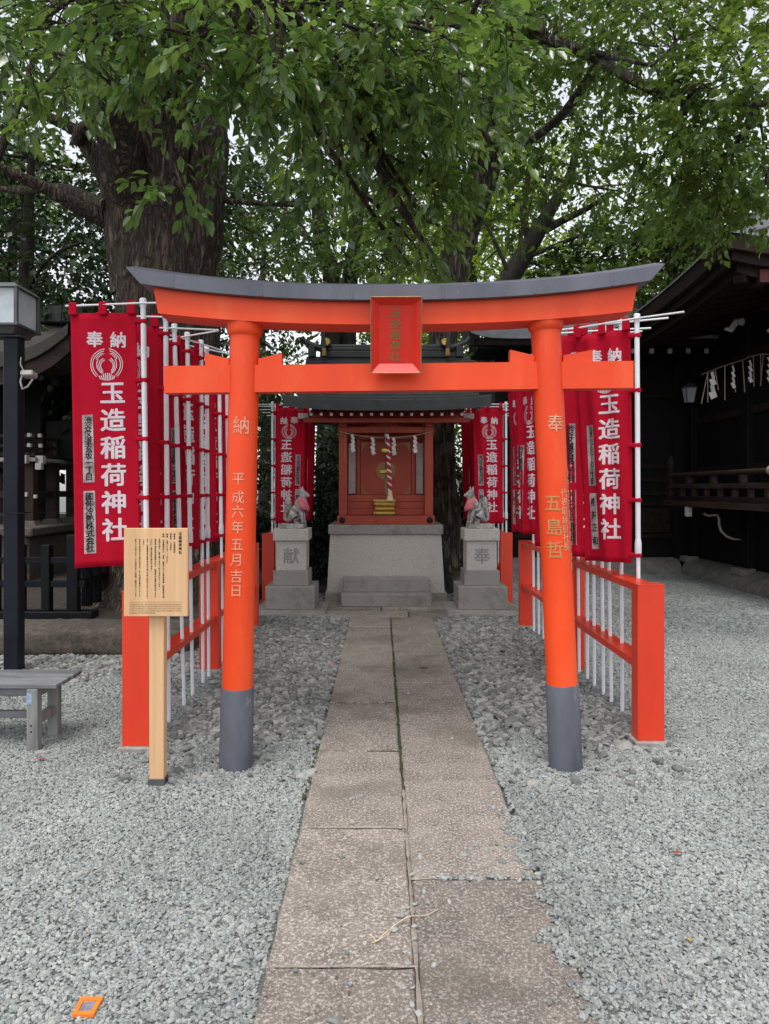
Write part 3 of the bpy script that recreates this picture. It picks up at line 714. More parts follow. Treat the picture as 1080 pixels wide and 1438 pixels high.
def crest(mb, fn, cu, cv, r):
    def arc(rad, a0, a1, w, n=16, ox=0, oy=0):
        V = []
        for i in range(n + 1):
            a = R(a0 + (a1 - a0) * i / n)
            for q in (rad - w / 2, rad + w / 2): V.append(fn(cu + (ox + q * math.sin(a)) * r, cv + (oy + q * math.cos(a)) * r))
        mb.add(V, [(2 * i, 2 * i + 1, 2 * i + 3, 2 * i + 2) for i in range(n)])
    for sg in (1, -1):
        for rad, a0 in ((.98, 8), (.86, 12)): arc(rad, sg * a0, sg * 140, .045)
        arc(.62, sg * 60, sg * 150, .05, 10); arc(.50, sg * 28, sg * 150, .05, 12, 0, -.06); arc(.40, sg * 20, sg * 140, .05, 12, 0, -.08)
        for i in range(7):      # ears of rice
            a = R(22 + i * 7); q = .66 + .03 * (i % 2)
            x, y = sg * q * math.sin(a), q * math.cos(a)
            for dx, dy in ((.05, .07), (-.05, .04)):
                mb.add([fn(cu + (x + sg * e_) * r, cv + (y + f_) * r) for e_, f_ in ((0, 0), (dx - .03, dy), (dx, dy + .05), (dx + .03, dy - .02))], [(0, 1, 2, 3)])
    for i in range(-4, 5):
        x = i * .1; y1 = -.62 + .10 * (abs(i) < 3) - .02 * abs(i); y0 = -math.sqrt(max(.05, 1 - x * x)) * .99
        mb.add([fn(cu + (x * 1.0 - .03) * r, cv + y0 * r), fn(cu + (x * 1.0 + .03) * r, cv + y0 * r), fn(cu + (x * 1.25 + .03) * r, cv + y1 * r), fn(cu + (x * 1.25 - .03) * r, cv + y1 * r)], [(0, 1, 2, 3)])
def both(build_fn, cf, off=.0022):
    mb = MB()
    for s in (-1, 1):
        f_ = lambda u, v, s=s: cf(u, v, s * off)
        f_.side = 1 if s < 0 else -1; f_.fine = True
        build_fn(mb, f_)
    return mb
ADDR = ['渋谷区道玄坂一丁目', '江戸川区北小岩三丁目', '渋谷区道玄坂二丁目', '渋谷区宇田川町']
NAME = ['國伸冷熱株式会社', '櫻井正和', 'スリーグッド株式会社', '鈴木']
def make_banner(k, seed, fold, arm_tilt, coupling=True):
    t = thing('banner', (0, 0, 0))
    cf = cloth_fn(seed, fold)
    # pole
    mb = MB(); mb.tube([(0.012, 0, .0), (.006, 0, 1.16), ], .0125, 10)
    pole = mb.build('pole', MAT['pole_white'], t, local=True, smooth=True)
    MB().tube([(.006, 0, 1.13), (.003, 0, 2.60)], .0158, 10).build('upper_tube', MAT['pole_white'], pole, local=True, smooth=True)
    MB().tube([(.006, 0, 1.10), (.006, 0, 1.115), (.006, 0, 1.17), (.006, 0, 1.20)], [.016, .021, .021, .017], 10).build('coupling', MAT['pole_white'], pole, local=True, smooth=True)
    MB().tube([(.003, 0, 2.575), (.003, 0, 2.59), (.003, 0, 2.625), (.003, 0, 2.63)], [.018, .0205, .0205, .016], 10).build('top_cap', MAT['pole_white'], pole, local=True, smooth=True)
    sl = arm_tilt
    MB().tube([(-CW - .055, -.006, ZT + .048 - sl * CW), (0, -.02, ZT + .052), (.30, -.006, ZT + .052 + sl * .3)], .0062, 8).build('cross_arm', MAT['pole_white'], t, local=True, smooth=True)
    # cloth
    nx, nyv = 28, 36; mb = MB()
    mb.add([cf(CW * i / nx, CH * j / nyv) for j in range(nyv + 1) for i in range(nx + 1)], [(j * (nx + 1) + i, j * (nx + 1) + i + 1, (j + 1) * (nx + 1) + i + 1, (j + 1) * (nx + 1) + i) for j in range(nyv) for i in range(nx)])
    c = mb.build('cloth', MAT['banner_red'], t, local=True, smooth=True, angle=80)
    so = c.modifiers.new('thick', 'SOLIDIFY'); so.thickness = .0016; so.offset = 0
    # loops over the arm and round the pole
    for u in (.02, CW * .5, CW - .03):
        p = cf(u, CH); w = .024
        az = ZT + .05 + (p[0]) * sl
        MB().box((p[0], p[1] * .5 - .012, (p[2] + az) / 2 + .004), (w * 2, .016, az - p[2] + .03), .004).build('hanging_loop', MAT['banner_red'], t, local=True)
    for j in range(5):
        v = CH * (.035 + .2325 * j) ; p = cf(CW, v)
        MB().box((-.012, 0, p[2]), (.075, .037, .028), .006).build('pole_loop', MAT['banner_red'], t, local=True)
    def letters(mb, f):
        put(mb, '奉', .145, CH - .155, .098, f, .03); put(mb, '納', .285, CH - .16, .098, f, .028)
    both(letters, cf, .0034).build('lettering', MAT['banner_white'], c, local=True)
    both(lambda mb, f: crest(mb, f, .215, CH - .305, .096), cf, .003).build('crest', MAT['banner_white'], c, local=True)
    def name(mb, f):
        for i, ch in enumerate('玉造稲荷神社'): put(mb, ch, .245, CH - .472 - i * .1626, .142, f, .026, 1.1)
    both(name, cf, .0034).build('lettering', MAT['banner_white'], c, local=True)
    for (v1, v0, tx) in ((CH - .60, CH - 1.0, ADDR[k]), (CH - 1.05, CH - 1.42, NAME[k])):
        def strip(mb, f):
            n = 8; V = []
            for j in range(n + 1):
                for i in range(3): V.append(f(.055 + .07 * i / 2, v0 + (v1 - v0) * j / n))
            mb.add(V, [(j * 3 + i, j * 3 + i + 1, (j + 1) * 3 + i + 1, (j + 1) * 3 + i) for j in range(n) for i in range(2)])
        s_ = both(strip, cf, .0026).build('name_strip', MAT['strip'], c, local=True)
        m_ = (v1 - v0) * .03
        sz = min(.058, (v1 - v0) / len(tx) * 1.05)
        both(lambda mb, f: column(mb, tx, .09, v1 - m_, v0 + m_, sz, f, .028, .058 / sz * .9 if sz < .058 else 1), cf, .0046).build('lettering', MAT['ink'], c, local=True)
    return t
protos = [make_banner(0, 1, .6, .012), make_banner(1, 5, 1.3, -.02), make_banner(2, 9, 1.5, .02), make_banner(3, 14, 1.1, -.01), make_banner(2, 21, 2.0, .03), make_banner(0, 33, 1.8, -.03)]
used = set()
def place_banner(k, x, y, yaw, label, group, lean=0.0, z=0.0):
    if k in used: o = copy_tree(protos[k])
    else: o = protos[k]; used.add(k)
    o.location = (x, y, z); o.rotation_euler = (rnd.uniform(-.006, .006), lean, yaw)
    tag(o, label, 'banner', group)
ORD = ['nearest', 'second', 'third', 'fourth', 'fifth', 'sixth', 'seventh', 'eighth', 'ninth', 'tenth', 'eleventh', 'twelfth']
left_d = [4.36, 4.70, 5.06, 5.30, 5.62, 5.80, 6.32, 6.62, 6.95, 7.25, 7.6]
kk = [0, 1, 2, 4, 5, 3, 2, 1, 3, 5, 0]
lyaw = [.0, .10, .35, -.5, 1.15, .95, .5, .75, .3, .5, .2]
for i, d in enumerate(left_d):
    place_banner(kk[i], -1.37 if i else -1.385, d, lyaw[i], 'red prayer banner on white pole, %s from the front in the left rack' % ORD[i], 'red banners in the left rack', lean=-.012 + (rnd.uniform(-.012, .012) if i else 0))
right_d = [4.64, 4.87, 5.1, 5.28, 5.5, 5.69, 5.92, 7.2, 7.42, 7.65]
kk = [1, 2, 5, 3, 4, 0, 1, 2, 5, 3, 1, 2]
ryaw = [-.74, -.42, -.35, -.6, -.7, -.6, -.75, -1.1, -1.0, -1.2]
for i, d in enumerate(right_d):
    place_banner(kk[i], 1.625 if i == 0 else 1.59, d, ryaw[i], 'red prayer banner on white pole, %s from the front in the right rack' % ORD[i], 'red banners in the right rack', lean=-.006 + (rnd.uniform(-.008, .008) if i else 0), z=-.02 if i == 0 else 0)
far = [9.55, 9.85, 10.2, 10.6, 11.0]
for i, d in enumerate(far):
    place_banner([3, 0, 2, 5, 1][i], -1.41, d, math.pi + [.0, .12, -.25, .2, .1][i], 'red banner seen from behind beside the left fox, %s from the front' % ORD[i], 'red banners behind the left fox', lean=0)
    place_banner([3, 0, 2, 5, 1][(i + 1) % 5] if i else 3, 1.625, d, [-.05, .15, -.2, .25, .1][i], 'red banner facing the path beside the right fox, %s from the front' % ORD[i], 'red banners behind the right fox', lean=0)

# ------------------------------------------------------------------ wooden information sign
SD = 3.72
sg = thing('information_sign', (-1.13, SD, 0), 'pale wooden notice board on a single post left of the torii gate', 'sign')
MB().bx(-1.167, -1.093, SD - .03, SD + .03, .035, .95, .003).build('post', MAT['cypress'], sg)
MB().bx(-1.172, -1.088, SD - .035, SD + .035, -.02, .04, .002).build('post_shoe', MAT['lamp_frame'], sg)
bz0, bz1, bx0, bx1 = .862, 1.302, -1.282, -.964
MB().bx(bx0, bx1, SD - .062, SD - .036, bz0, bz1, .002).build('board', MAT['cypress'], sg)
def sf(u, v): return (bx0 + u, SD - .0632, bz0 + v)
lt = MB()
def vcol(mb, text, u, v, size, off=.016):
    for i, ch in enumerate(text):
        if ch != ' ': put(mb, ch, u, v - (i + .5) * size * 1.13, size, sf, off)
BH = bz1 - bz0
vcol(lt, '玉造稲荷神社', .281, BH - .018, .0165, .03)
vcol(lt, '御祭神 宇賀御魂命', .252, BH - .024, .0098); vcol(lt, '例祭日 二月初午', .234, BH - .024, .0098)
vcol(lt, '創建 元禄十六年（一七〇三）', .216, BH - .024, .0098)
vcol(lt, '由緒 宇賀御魂命は、食物、農耕をはじめ商売繁盛、殖産興業の神', .197, BH - .024, .0096)
vcol(lt, '信仰の神で、最も親しまれて多く祀られています。', .177, BH - .052, .0098)
vcol(lt, '稲荷神は京都伏見稲荷大社で、稲荷神の全国の総本社とされ', .157, BH - .052, .0096)
vcol(lt, 'いわれ、最も身近な神社となる。', .137, BH - .052, .0098)
vcol(lt, 'また、玉造稲荷神の御神体を祀り豊川大神と同体であるといわれて', .117, BH - .052, .0088)
vcol(lt, 'います。', .098, BH - .052, .0098)
vcol(lt, '当社も江戸時代まで豊川の東の方、多くの信者を集めていました。', .079, BH - .052, .0088)
vcol(lt, '初午として親しまれ、その信仰は多くの業種・家庭がなっています。', .059, BH - .052, .0086)
lt.add([sf(.028, .0705), sf(.288, .0705), sf(.288, .0715), sf(.028, .0715)], [(0, 1, 2, 3)])
for i, tx in enumerate(['Tamatsukuri Inari Shrine: Its deity is Uganomitama-no-Mikoto.', 'Festival of Hatsuuma, the first rabbit day of the horse in February.', 'Known as the deity of farming and harvest, one of the most popular', 'forms of worship even of today. Hatsuuma is a ritual for harvest,', 'prosperity, and household well-being.']):
    row(lt, tx, .028, .0605 - i * .0105, .0092, sf, .0, .288 if i < 4 else .16)
lt.build('lettering', MAT['ink'], sg)

# ------------------------------------------------------------------ the small shrine
SCX = .065
sb = thing('shrine_podium', (SCX, 9.75, 0), 'tall tapered granite base under the small red shrine', 'stone base')
def frustum(x0, x1, y0, y1, z0, X0, X1, Y0, Y1, z1):
    return MB().loft([[(x0, y0, z0), (x1, y0, z0), (x1, y1, z0), (x0, y1, z0)], [(X0, Y0, z1), (X1, Y0, z1), (X1, Y1, z1), (X0, Y1, z1)]])
MB().bx(-.72, .845, 9.4, 10.75, .02, .165, .006).build('plinth', MAT['granite_dark'], sb)
frustum(-.695, .82, 9.43, 10.72, .165, -.655, .778, 9.47, 10.68, .91).build('body', MAT['granite'], sb)
MB().bx(-.68, .803, 9.44, 10.71, .91, 1.032, .006).build('cap', MAT['granite_dark'], sb)
st = thing('stone_steps', (.06, 9.2, 0), 'two-step weathered granite block before the shrine base', 'steps')
MB().bx(-.49, .625, 8.98, 9.39, .05, .205, .008).build('step', MAT['granite_dark'], st)
MB().bx(-.475, .605, 9.16, 9.40, .205, .375, .008).build('step', MAT['granite_dark'], st)

sh = thing('shrine', (SCX, 9.9, 1.032), 'small red wooden shrine with dark curved roof on a granite base', 'shrine')
SR = MAT['shrine_red']
MB().bx(-.565, .695, 9.47, 9.60, 1.034, 1.15, .004).build('sill_beam', SR, sh)
MB().bx(-.565, .695, 10.45, 10.58, 1.034, 1.15, .004).build('sill_beam', SR, sh)
for x in (-.49, .62):
    MB().bx(x - .055, x + .055, 9.482, 9.59, 1.152, 2.40, .005).build('post', SR, sh)
    MB().bx(x - .055, x + .055, 10.46, 10.57, 1.152, 2.40, .005).build('post', SR, sh)
    MB().bx(x - .055, x + .055, 9.602, 10.448, 1.034, 1.15, .004).build('side_beam', SR, sh)
    MB().bx(x - .02, x + .02, 9.592, 10.458, 1.152, 2.40, .003).build('side_wall', SR, sh)
    mbk = MB(); mbk.lathe([(.0, .016), (.018, .015), (.034, .008), (.042, 0)], n=18, cap=False); mbk.v = [(p[0] + (x + (.01 if x > 0 else -.01)), 9.469 - p[2], p[1] + 1.09) for p in mbk.v]
    mbk.build('metal_stud', MAT['ink'], sh, smooth=True)
MB().bx(-.434, .564, 9.60, 9.70, 1.152, 1.40, .003).build('floor_board', SR, sh)
for i in range(3):
    MB().bx(-.434, .564, 9.575, 9.60, 1.155 + i * .088, 1.155 + i * .088 + .085, .003).build('plank', SR, sh)
MB().bx(-.434, .564, 9.80, 9.83, 1.40, 2.40, .003).build('back_panel', SR, sh)
for x in (-.385, .515):
    MB().bx(x - .047, x + .047, 9.765, 9.795, 1.43, 2.10, .003).build('white_panel', MAT['shrine_pink'], sh)
for x in (-.30, .43):
    MB().bx(x - .025, x + .025, 9.74, 9.80, 1.405, 2.15, .003).build('door_jamb', SR, sh)
MB().bx(-.434, .564, 9.73, 9.80, 2.15, 2.22, .003).build('door_lintel', SR, sh)
for x0, x1, sgn in ((-.272, .063, -1), (.067, .402, 1)):
    dr = MB().bx(x0, x1, 9.75, 9.79, 1.415, 2.12, .004).build('door', MAT['shrine_red'], sh)
    mbk = MB()
    for zz, sv in ((1.43, 1), (2.105, -1)):
        xe = x0 + .012 if sgn < 0 else x1 - .012; dx = .10 * (1 if sgn < 0 else -1)
        mbk.add([(xe, 9.7478, zz), (xe + dx, 9.7478, zz), (xe + dx * .8, 9.7478, zz + sv * .02), (xe + dx * .45, 9.7478, zz + sv * .035), (xe + dx * .3, 9.7478, zz + sv * .07), (xe + dx * .12, 9.7478, zz + sv * .10), (xe, 9.7478, zz + sv * .15)], [(0, 1, 2, 3, 4, 5, 6)])
    for c_ in (0,):
        xm = x1 - .004 if sgn < 0 else x0 + .004
        pts = [(xm, 9.7476, 1.74 - .12)] + [(xm - sgn * -0.0 + sgn * .12 * math.cos(a) * 1.0, 9.7476, 1.74 + .12 * math.sin(a)) for a in [R(-90 + 180 * i / 14) for i in range(15)]]
        mbk.add(pts, [tuple(range(len(pts)))])
    mbk.build('gilt_fitting', MAT['gold_dull'], dr)
MB().bx(.048, .082, 9.735, 9.748, 1.42, 1.62, .002).build('gilt_bar', MAT['gold_dull'], sh)
lk = MB().bx(-.02, .15, 9.715, 9.742, 1.70, 1.755, .006).build('padlock', MAT['gold'], sh)
# frame above the doors: nageshi, carved beam, bracket arms
MB().bx(-.56, .69, 9.50, 9.575, 2.22, 2.30, .004).build('upper_beam', SR, sh)
MB().bx(-.72, .85, 9.47, 9.60, 2.40, 2.47, .004).build('head_beam', SR, sh)
frogleg = MB(); frogleg.loft([[(SCX + s * u, 9.51, z) for s, u, z in ((-1, .26, 2.301), (-1, .16, 2.325), (-1, .06, 2.37), (1, .06, 2.37), (1, .16, 2.325), (1, .26, 2.301))], [(SCX + s * u, 9.55, z) for s, u, z in ((-1, .26, 2.301), (-1, .16, 2.325), (-1, .06, 2.37), (1, .06, 2.37), (1, .16, 2.325), (1, .26, 2.301))]])
frogleg.build('carved_strut', SR, sh)
for x in (-.49, .62):
    MB().bx(x - .05, x + .05, 9.40, 9.48, 2.30, 2.40, .006).build('bracket', SR, sh)
    MB().bx(x - .16, x + .16, 9.50, 9.57, 2.34, 2.398, .01).build('bracket', SR, sh)
for x in (-1.0, 1.13):
    MB().bx(x - .07, x + .07, 9.46, 9.6, 2.40, 2.47, .008).build('beam_end', MAT['shrine_pink'], sh)
    MB().bx(min(x, -.72) if x < 0 else .85, -.72 if x < 0 else x, 9.48, 9.58, 2.405, 2.465, .004).build('head_beam', SR, sh)
MB().bx(-.98, 1.12, 9.27, 9.34, 2.335, 2.395, .004).build('eave_beam', SR, sh)
for i in range(16):
    x = -.86 + i * .124
    rb = MB().box((x, 9.35, 2.42 + .07), (.04, .62, .045), .003, rx(R(14))).build('rafter', SR, sh)
    MB().bx(x - .017, x + .017, 9.035, 9.042, 2.398, 2.432, .001).build('rafter_end', MAT['white_end'], rb)
# gable roof with a concave slope
def rprof(t):       # t 0 at eave .. 1 at ridge
    return t, .71 * (t ** 1.35) 
EY, RY_, EZ, RZ = 8.95, 10.0, 2.565, 3.30
def rpt(x, t, back=False, dz=0):
    y = EY + (RY_ - EY) * t
    if back: y = 2 * RY_ - y
    z = EZ + (RZ - EZ) * (t ** 1.06) + .055 * abs((x - SCX - .01) / 1.27) ** 3 * (1 - t) + dz
    return (x, y, z)
rf = MB()
NC = 15; xr = [SCX + .035 - 1.1 + 2.2 * i / 24 for i in range(25)]
for back in (False, True):
    for c in range(NC):
        t0, t1 = c / NC, (c + 1) / NC
        lo = [rpt(x, t0, back, .016) for x in xr]; hi = [rpt(x, t1, back, .0) for x in xr]; un = [rpt(x, t0, back, -.006) for x in xr]
        rf.loft([un, lo, hi], closed=False, cap=False)
roof = rf.build('roof', MAT['roof_dark'], sh)
# thick eave edge, front and back, and the gable boards
for back in (False, True):
    xe = [SCX + .01 - 1.27 + 2.54 * i / 24 for i in range(25)]
    rings = []
    for x in xe:
        p = rpt(x, 0, back); q = rpt(x, .09, back); sgn = -1 if not back else 1
        rings.append([(x, p[1] + sgn * .02, p[2] + .012), (x, p[1] + sgn * .02, p[2] - .115), (x, q[1], q[2] - .13), (x, q[1], q[2] - .012)])
    MB().loft(rings).build('eave_edge', MAT['roof_dark'], roof)
for x in (SCX + .035 - 1.09, SCX + .035 + 1.09):
    rings = []
    for i in range(25):
        t = i / 12; bk = t > 1; tt = 2 - t if bk else t
        p = rpt(x, tt, bk); rings.append([(x - .025, p[1], p[2] - .004), (x + .025, p[1], p[2] - .004), (x + .025, p[1], p[2] - .15), (x - .025, p[1], p[2] - .15)])
    MB().loft(rings).build('gable_board', MAT['roof_dark'], roof)
sc_ = MB()
for back in (False, True):
    sc_.loft([[(x, *rpt(SCX, t, back, -.06)[1:]) for x in (SCX - 1.04, SCX + 1.11)] for t in [.02 + .98 * q / 12 for q in range(13)]], closed=False, cap=False)
sc_.build('soffit', MAT['shrine_red'], roof)
# ridge
rg = MB(); rg.bx(-.80, .93, 9.91, 10.09, 3.27, 3.36, .01); rdg = rg.build('ridge', MAT['roof_dark'], roof)
MB().bx(-.84, .97, 9.95, 10.05, 3.362, 3.42, .015).build('ridge_cap', MAT['roof_dark'], roof)
MB().tube([(-.74, 10.0, 3.435), (.87, 10.0, 3.435)], .03, 10).build('ridge_roll', MAT['roof_dark'], roof, smooth=True)
for s in (-1, 1):
    xx = SCX + s * .80
    o = MB().tube([(SCX + s * .78, 9.98, 3.40), (SCX + s * .90, 9.98, 3.41), (SCX + s * 1.0, 9.98, 3.45), (SCX + s * 1.10, 9.98, 3.50), (SCX + s * 1.14, 9.98, 3.56)], [.05, .05, .042, .035, .03], 8).build('ridge_horn', MAT['roof_dark'], roof, smooth=True)
    d = MB().lathe([(0, 0), (.045, 0), (.052, .008), (.052, .1)], n=20); d.v = [(SCX + s * .80 + p[0], 9.86 + p[2], 3.475 + p[1]) for p in d.v]
    d.build('gilt_disc', MAT['gold'], roof, smooth=True)
    lg = MB().lathe([(.06, 0), (.06, .28)], n=16); lg.v = [(SCX + s * .80 + p[0], 9.87 + p[2], 3.475 + p[1]) for p in lg.v]
    lg.build('ridge_log', MAT['roof_dark'], roof, smooth=True)
    ch = MB().box((SCX + s * .84, 9.83, 3.50), (.05, .04, .46), .004, ry(s * R(4))).build('finial', MAT['roof_dark'], roof)
    MB().box((SCX + s * .825, 9.8, 3.32), (.055, .05, .1), .004).build('gilt_tip', MAT['gold_dull'], ch)
    MB().bx(SCX + s * 1.0 - .05, SCX + s * 1.0 + .05, 9.9, 10.05, 3.28, 3.43, .008).build('ridge_end', MAT['roof_dark'], roof)

# rope with paper streamers across the shrine front
def shide(name, p, h, w, mat, parent=None, yaw=0.0):
    mb = MB(); n = 4; z = 0; x = 0
    for i in range(n):
        a = w * (.75 + .1 * i); dz = h / n
        dy = .006 * (i % 2)
        mb.box((x, dy, z - dz * .55), (a, .002, dz * 1.1), .0005, rz(.2 * (-1) ** i) @ ry(R(-24)))
        x += a * .12 * (-1) ** i; z -= dz
    mb.v = [tuple(Vector(p) + rz(yaw) @ Vector(q)) for q in mb.v]
    return mb.build(name, mat, parent)
rp = thing('sacred_rope', (SCX, 9.44, 2.2), 'thin straw rope with four white paper streamers on the shrine', 'sacred rope')
def rope_z(x): u = (x - SCX) / .62; return 2.155 + .085 * u * u
pts = [(SCX - .60 + 1.20 * i / 20, 9.46, rope_z(SCX - .60 + 1.20 * i / 20)) for i in range(21)]
MB().tube(pts, .0065, 6).build('rope', MAT['straw'], rp, smooth=True)
for x in (-.365, -.105, .165, .44): shide('paper_streamer', (x, 9.455, rope_z(x) - .0), .22, .05, MAT['paper'], rp, rnd.uniform(-.4, .4))
MB().tube([(-.46, 9.455, 2.2), (-.465, 9.452, 1.85)], .003, 5).build('loose_end', MAT['straw'], rp)
# bell and its rope
bl = thing('shrine_bell', (.045, 9.38, 1.98), 'round brass bell hanging under the shrine eave', 'bell')
mbk = MB(); mbk.lathe([(0.001, .052), (.03, .044), (.047, .022), (.052, 0), (.050, -.006), (.052, -.012), (.045, -.03), (.025, -.046), (.001, -.05)], (.045, 9.38, 1.985), 20, False); mbk.build('bell_body', MAT['gold'], bl, smooth=True)
MB().tube([(.045, 9.38, 2.035), (.045, 9.38, 2.12), (.06, 9.40, 2.40)], .008, 6).build('hanger', MAT['lamp_frame'], bl)
MB().bx(.05, .10, 9.40, 9.43, 2.1, 2.2, .004).build('paper_wrap', MAT['paper'], bl)
br = thing('bell_rope', (.10, 9.37, 1.35), 'twisted red and white bell rope hanging before the shrine doors', 'rope')
for k, mt in ((0, 'rope_red'), (1, 'rope_red'), (2, 'paper')):
    pts = []
    for i in range(90):
        t = i / 89; a = t * 2 * math.pi * 8 + k * 2 * math.pi / 3
        pts.append((.085 + .03 * t + .013 * math.cos(a), 9.37 + .013 * math.sin(a), 2.16 - .68 * t))
    MB().tube(pts, .0165, 7).build('strand', MAT[mt], br, smooth=True)
MB().tube([(.115, 9.37, 1.49), (.115, 9.37, 1.46), (.115, 9.37, 1.40), (.115, 9.37, 1.345)], [.02, .026, .034, .05], 12).build('tassel', MAT['straw_pale'], br, smooth=True)
# golden carved offering stand on the sill
of = thing('offering_stand', (.045, 9.53, 1.15), 'carved golden offering stand on the shrine sill', 'offering stand')
for i, z in enumerate((1.155, 1.215, 1.275, 1.32)):
    w = (.145, .13, .14, .15)[i]
    mbk = MB(); mbk.bx(.045 - w, .045 + w, 9.485, 9.568, z, z + .05, .014); mbk.build('tier', MAT['gold'], of)
    for j in range(7):
        x = .045 - w + .03 + j * (2 * w - .06) / 6
        kb = MB(); kb.lathe([(0.001, .012), (.011, .008), (.014, 0)], n=8, cap=False); kb.v = [(x + q[0], 9.486 - q[2], z + .026 + q[1]) for q in kb.v]; kb.build('carving', MAT['gold'], of, smooth=True)
MB().bx(-.14, .23, 9.476, 9.575, 1.1505, 1.156, .001).build('tray', MAT['ink'], of)

# ------------------------------------------------------------------ fox statues on pedestals
MAT['carved_field'] = M('carved_field', srgb(196, 190, 184), srgb(162, 156, 150), scale=120, rough=.85)
def pedestal(xc, ch, label, y0=8.62):
    t = thing('fox_pedestal', (xc, y0 + .3, 0), label, 'pedestal', 'granite pedestals of the fox statues')
    G, GD = MAT['granite'], MAT['granite_dark']
    rough_block(xc - .43, xc + .43, y0 - .12, y0 + .74, -.02, .075, 10, 10, 2, .003, rnd, .01).build('ground_slab', GD, t)
    MB().bx(xc - .29, xc + .29, y0, y0 + .58, .075, .345, .006).build('foot_block', GD, t)
    MB().bx(xc - .21, xc + .21, y0 + .08, y0 + .5, .345, .525, .006).build('middle_block', GD, t)
    MB().bx(xc - .18, xc + .18, y0 + .11, y0 + .47, .525, .88, .005).build('shaft', G, t)
    MB().bx(xc - .21, xc + .21, y0 + .08, y0 + .5, .88, 1.02, .005).build('cap', G, t)
    # recessed square with a raised character
    def fn(u, v): return (xc + u, y0 + .1075, .70 + v)
    mbk = MB(); mbk.bx(xc - .125, xc + .125, y0 + .1085, y0 + .115, .58, .82, .001); mbk.build('carved_field', MAT['carved_field'], t)
    lt = MB(); put(lt, ch, 0, 0, .20, fn, .022)
    lt.v = [(p[0], p[1] - .0012, p[2]) for p in lt.v]
    lt.build('lettering', MAT['carved'], t)
    MB().bx(xc - .15, xc + .15, y0 + .14, y0 + .44, 1.02, 1.075, .008).build('statue_plinth', MAT['statue'], t)
    return t
MAT['carved'] = M('carved', srgb(150, 145, 139), srgb(124, 120, 114), scale=120, rough=.9)
pedestal(-1.07, '献', 'granite pedestal carved with one character, left of the shrine steps')
pedestal(1.20, '奉', 'granite pedestal carved with one character, right of the shrine steps')

def skin_mesh(verts, edges, radii, root=0, sub=2):
    me = bpy.data.meshes.new('skin'); me.from_pydata(verts, edges, []); me.update()
    o = bpy.data.objects.new('skin', me); COL.objects.link(o)
    md = o.modifiers.new('skin', 'SKIN'); md.use_smooth_shade = True
    for i, r_ in enumerate(radii):
        d = me.skin_vertices[0].data[i]; d.radius = r_ if hasattr(r_, '__len__') else (r_, r_); d.use_root = (i == root)
    sb_ = o.modifiers.new('sub', 'SUBSURF'); sb_.levels = sub; sb_.render_levels = sub
    bpy.context.view_layer.update()
    m2 = bpy.data.meshes.new_from_object(o.evaluated_get(bpy.context.evaluated_depsgraph_get()))
    bpy.data.objects.remove(o); bpy.data.meshes.remove(me)
    return m2
def fox(loc, yaw, flip, label):
    t = thing('fox_statue', loc, label, 'fox statue', 'stone foxes guarding the shrine')
    V = [(-.03, 0, .085), (.01, 0, .15), (.05, 0, .205), (.085, 0, .255), (.1, 0, .31), (.105, 0, .355), (.145, 0, .355), (.195, 0, .34),   # spine, neck, head, muzzle
         (.075, .035, .19), (.105, .038, .11), (.11, .038, .03), (.14, .038, .014),
         (.075, -.035, .19), (.105, -.038, .11), (.11, -.038, .03), (.14, -.038, .014),
         (.02, .055, .10), (.065, .065, .065), (.03, .065, .02), (.085, .066, .014),
         (.02, -.055, .10), (.065, -.065, .065), (.03, -.065, .02), (.085, -.066, .014),
         (-.085, .0, .035), (-.125, 0, .055), (-.115, 0, .12), (-.085, 0, .185), (-.075, 0, .255), (-.085, 0, .31), (-.087, 0, .33),
         (.095, .032, .40), (.088, .042, .455), (.095, -.032, .40), (.088, -.042, .455)]
    E_ = [(0, 1), (1, 2), (2, 3), (3, 4), (4, 5), (5, 6), (6, 7), (3, 8), (8, 9), (9, 10), (10, 11), (3, 12), (12, 13), (13, 14), (14, 15), (0, 16), (16, 17), (17, 18), (18, 19), (0, 20), (20, 21), (21, 22), (22, 23), (0, 24), (24, 25), (25, 26), (26, 27), (27, 28), (28, 29), (29, 30), (5, 31), (31, 32), (5, 33), (33, 34)]
    Rr = [.075, .075, .072, .062, .045, .052, .034, .014, .032, .024, .02, .019, .032, .024, .02, .019, .045, .036, .024, .02, .045, .036, .024, .02, .024, .024, .028, .038, .05, .04, .012, .02, .005, .02, .005]
    if flip: V = [(-x, y, z) for x, y, z in V]
    me = skin_mesh(V, E_, Rr, 0, 2); me.materials.append(MAT['statue']); me.name = 'body'
    body = bpy.data.objects.new('body', me); COL.objects.link(body); body.parent = t
    k = -1 if flip else 1
    # bib tied round the neck
    mb = MB(); n = 20; rings = []
    for j, (r0, zc, xc_) in enumerate(((.050, .318, .096), (.060, .29, .092), (.068, .26, .094), (.072, .215, .106), (.066, .175, .118))):
        rings.append([((xc_ + r0 * 1.02 * math.cos(a)) * k, r0 * .95 * math.sin(a), zc + .012 * math.cos(a) * -1 + .006 * math.sin(5 * a) * (j > 2)) for a in [R(-115 + 230 * i / n) for i in range(n + 1)]])
    mb.loft(rings, closed=False, cap=False)
    bb = mb.build('bib', MAT['bib'], t, local=True, smooth=True, angle=80); so = bb.modifiers.new('thick', 'SOLIDIFY'); so.thickness = .005
    for s in (-1, 1):
        e = MB(); e.lathe([(.001, .004), (.006, .002), (.007, -.002)], n=8, cap=False); e.v = [((.138 + p[0] * .6) * k, s * (.034 + p[2]), .372 + p[1] * .7) for p in e.v]; e.build('eye', MAT['carved'], t, local=True, smooth=True)
    t.rotation_euler = (0, 0, yaw)
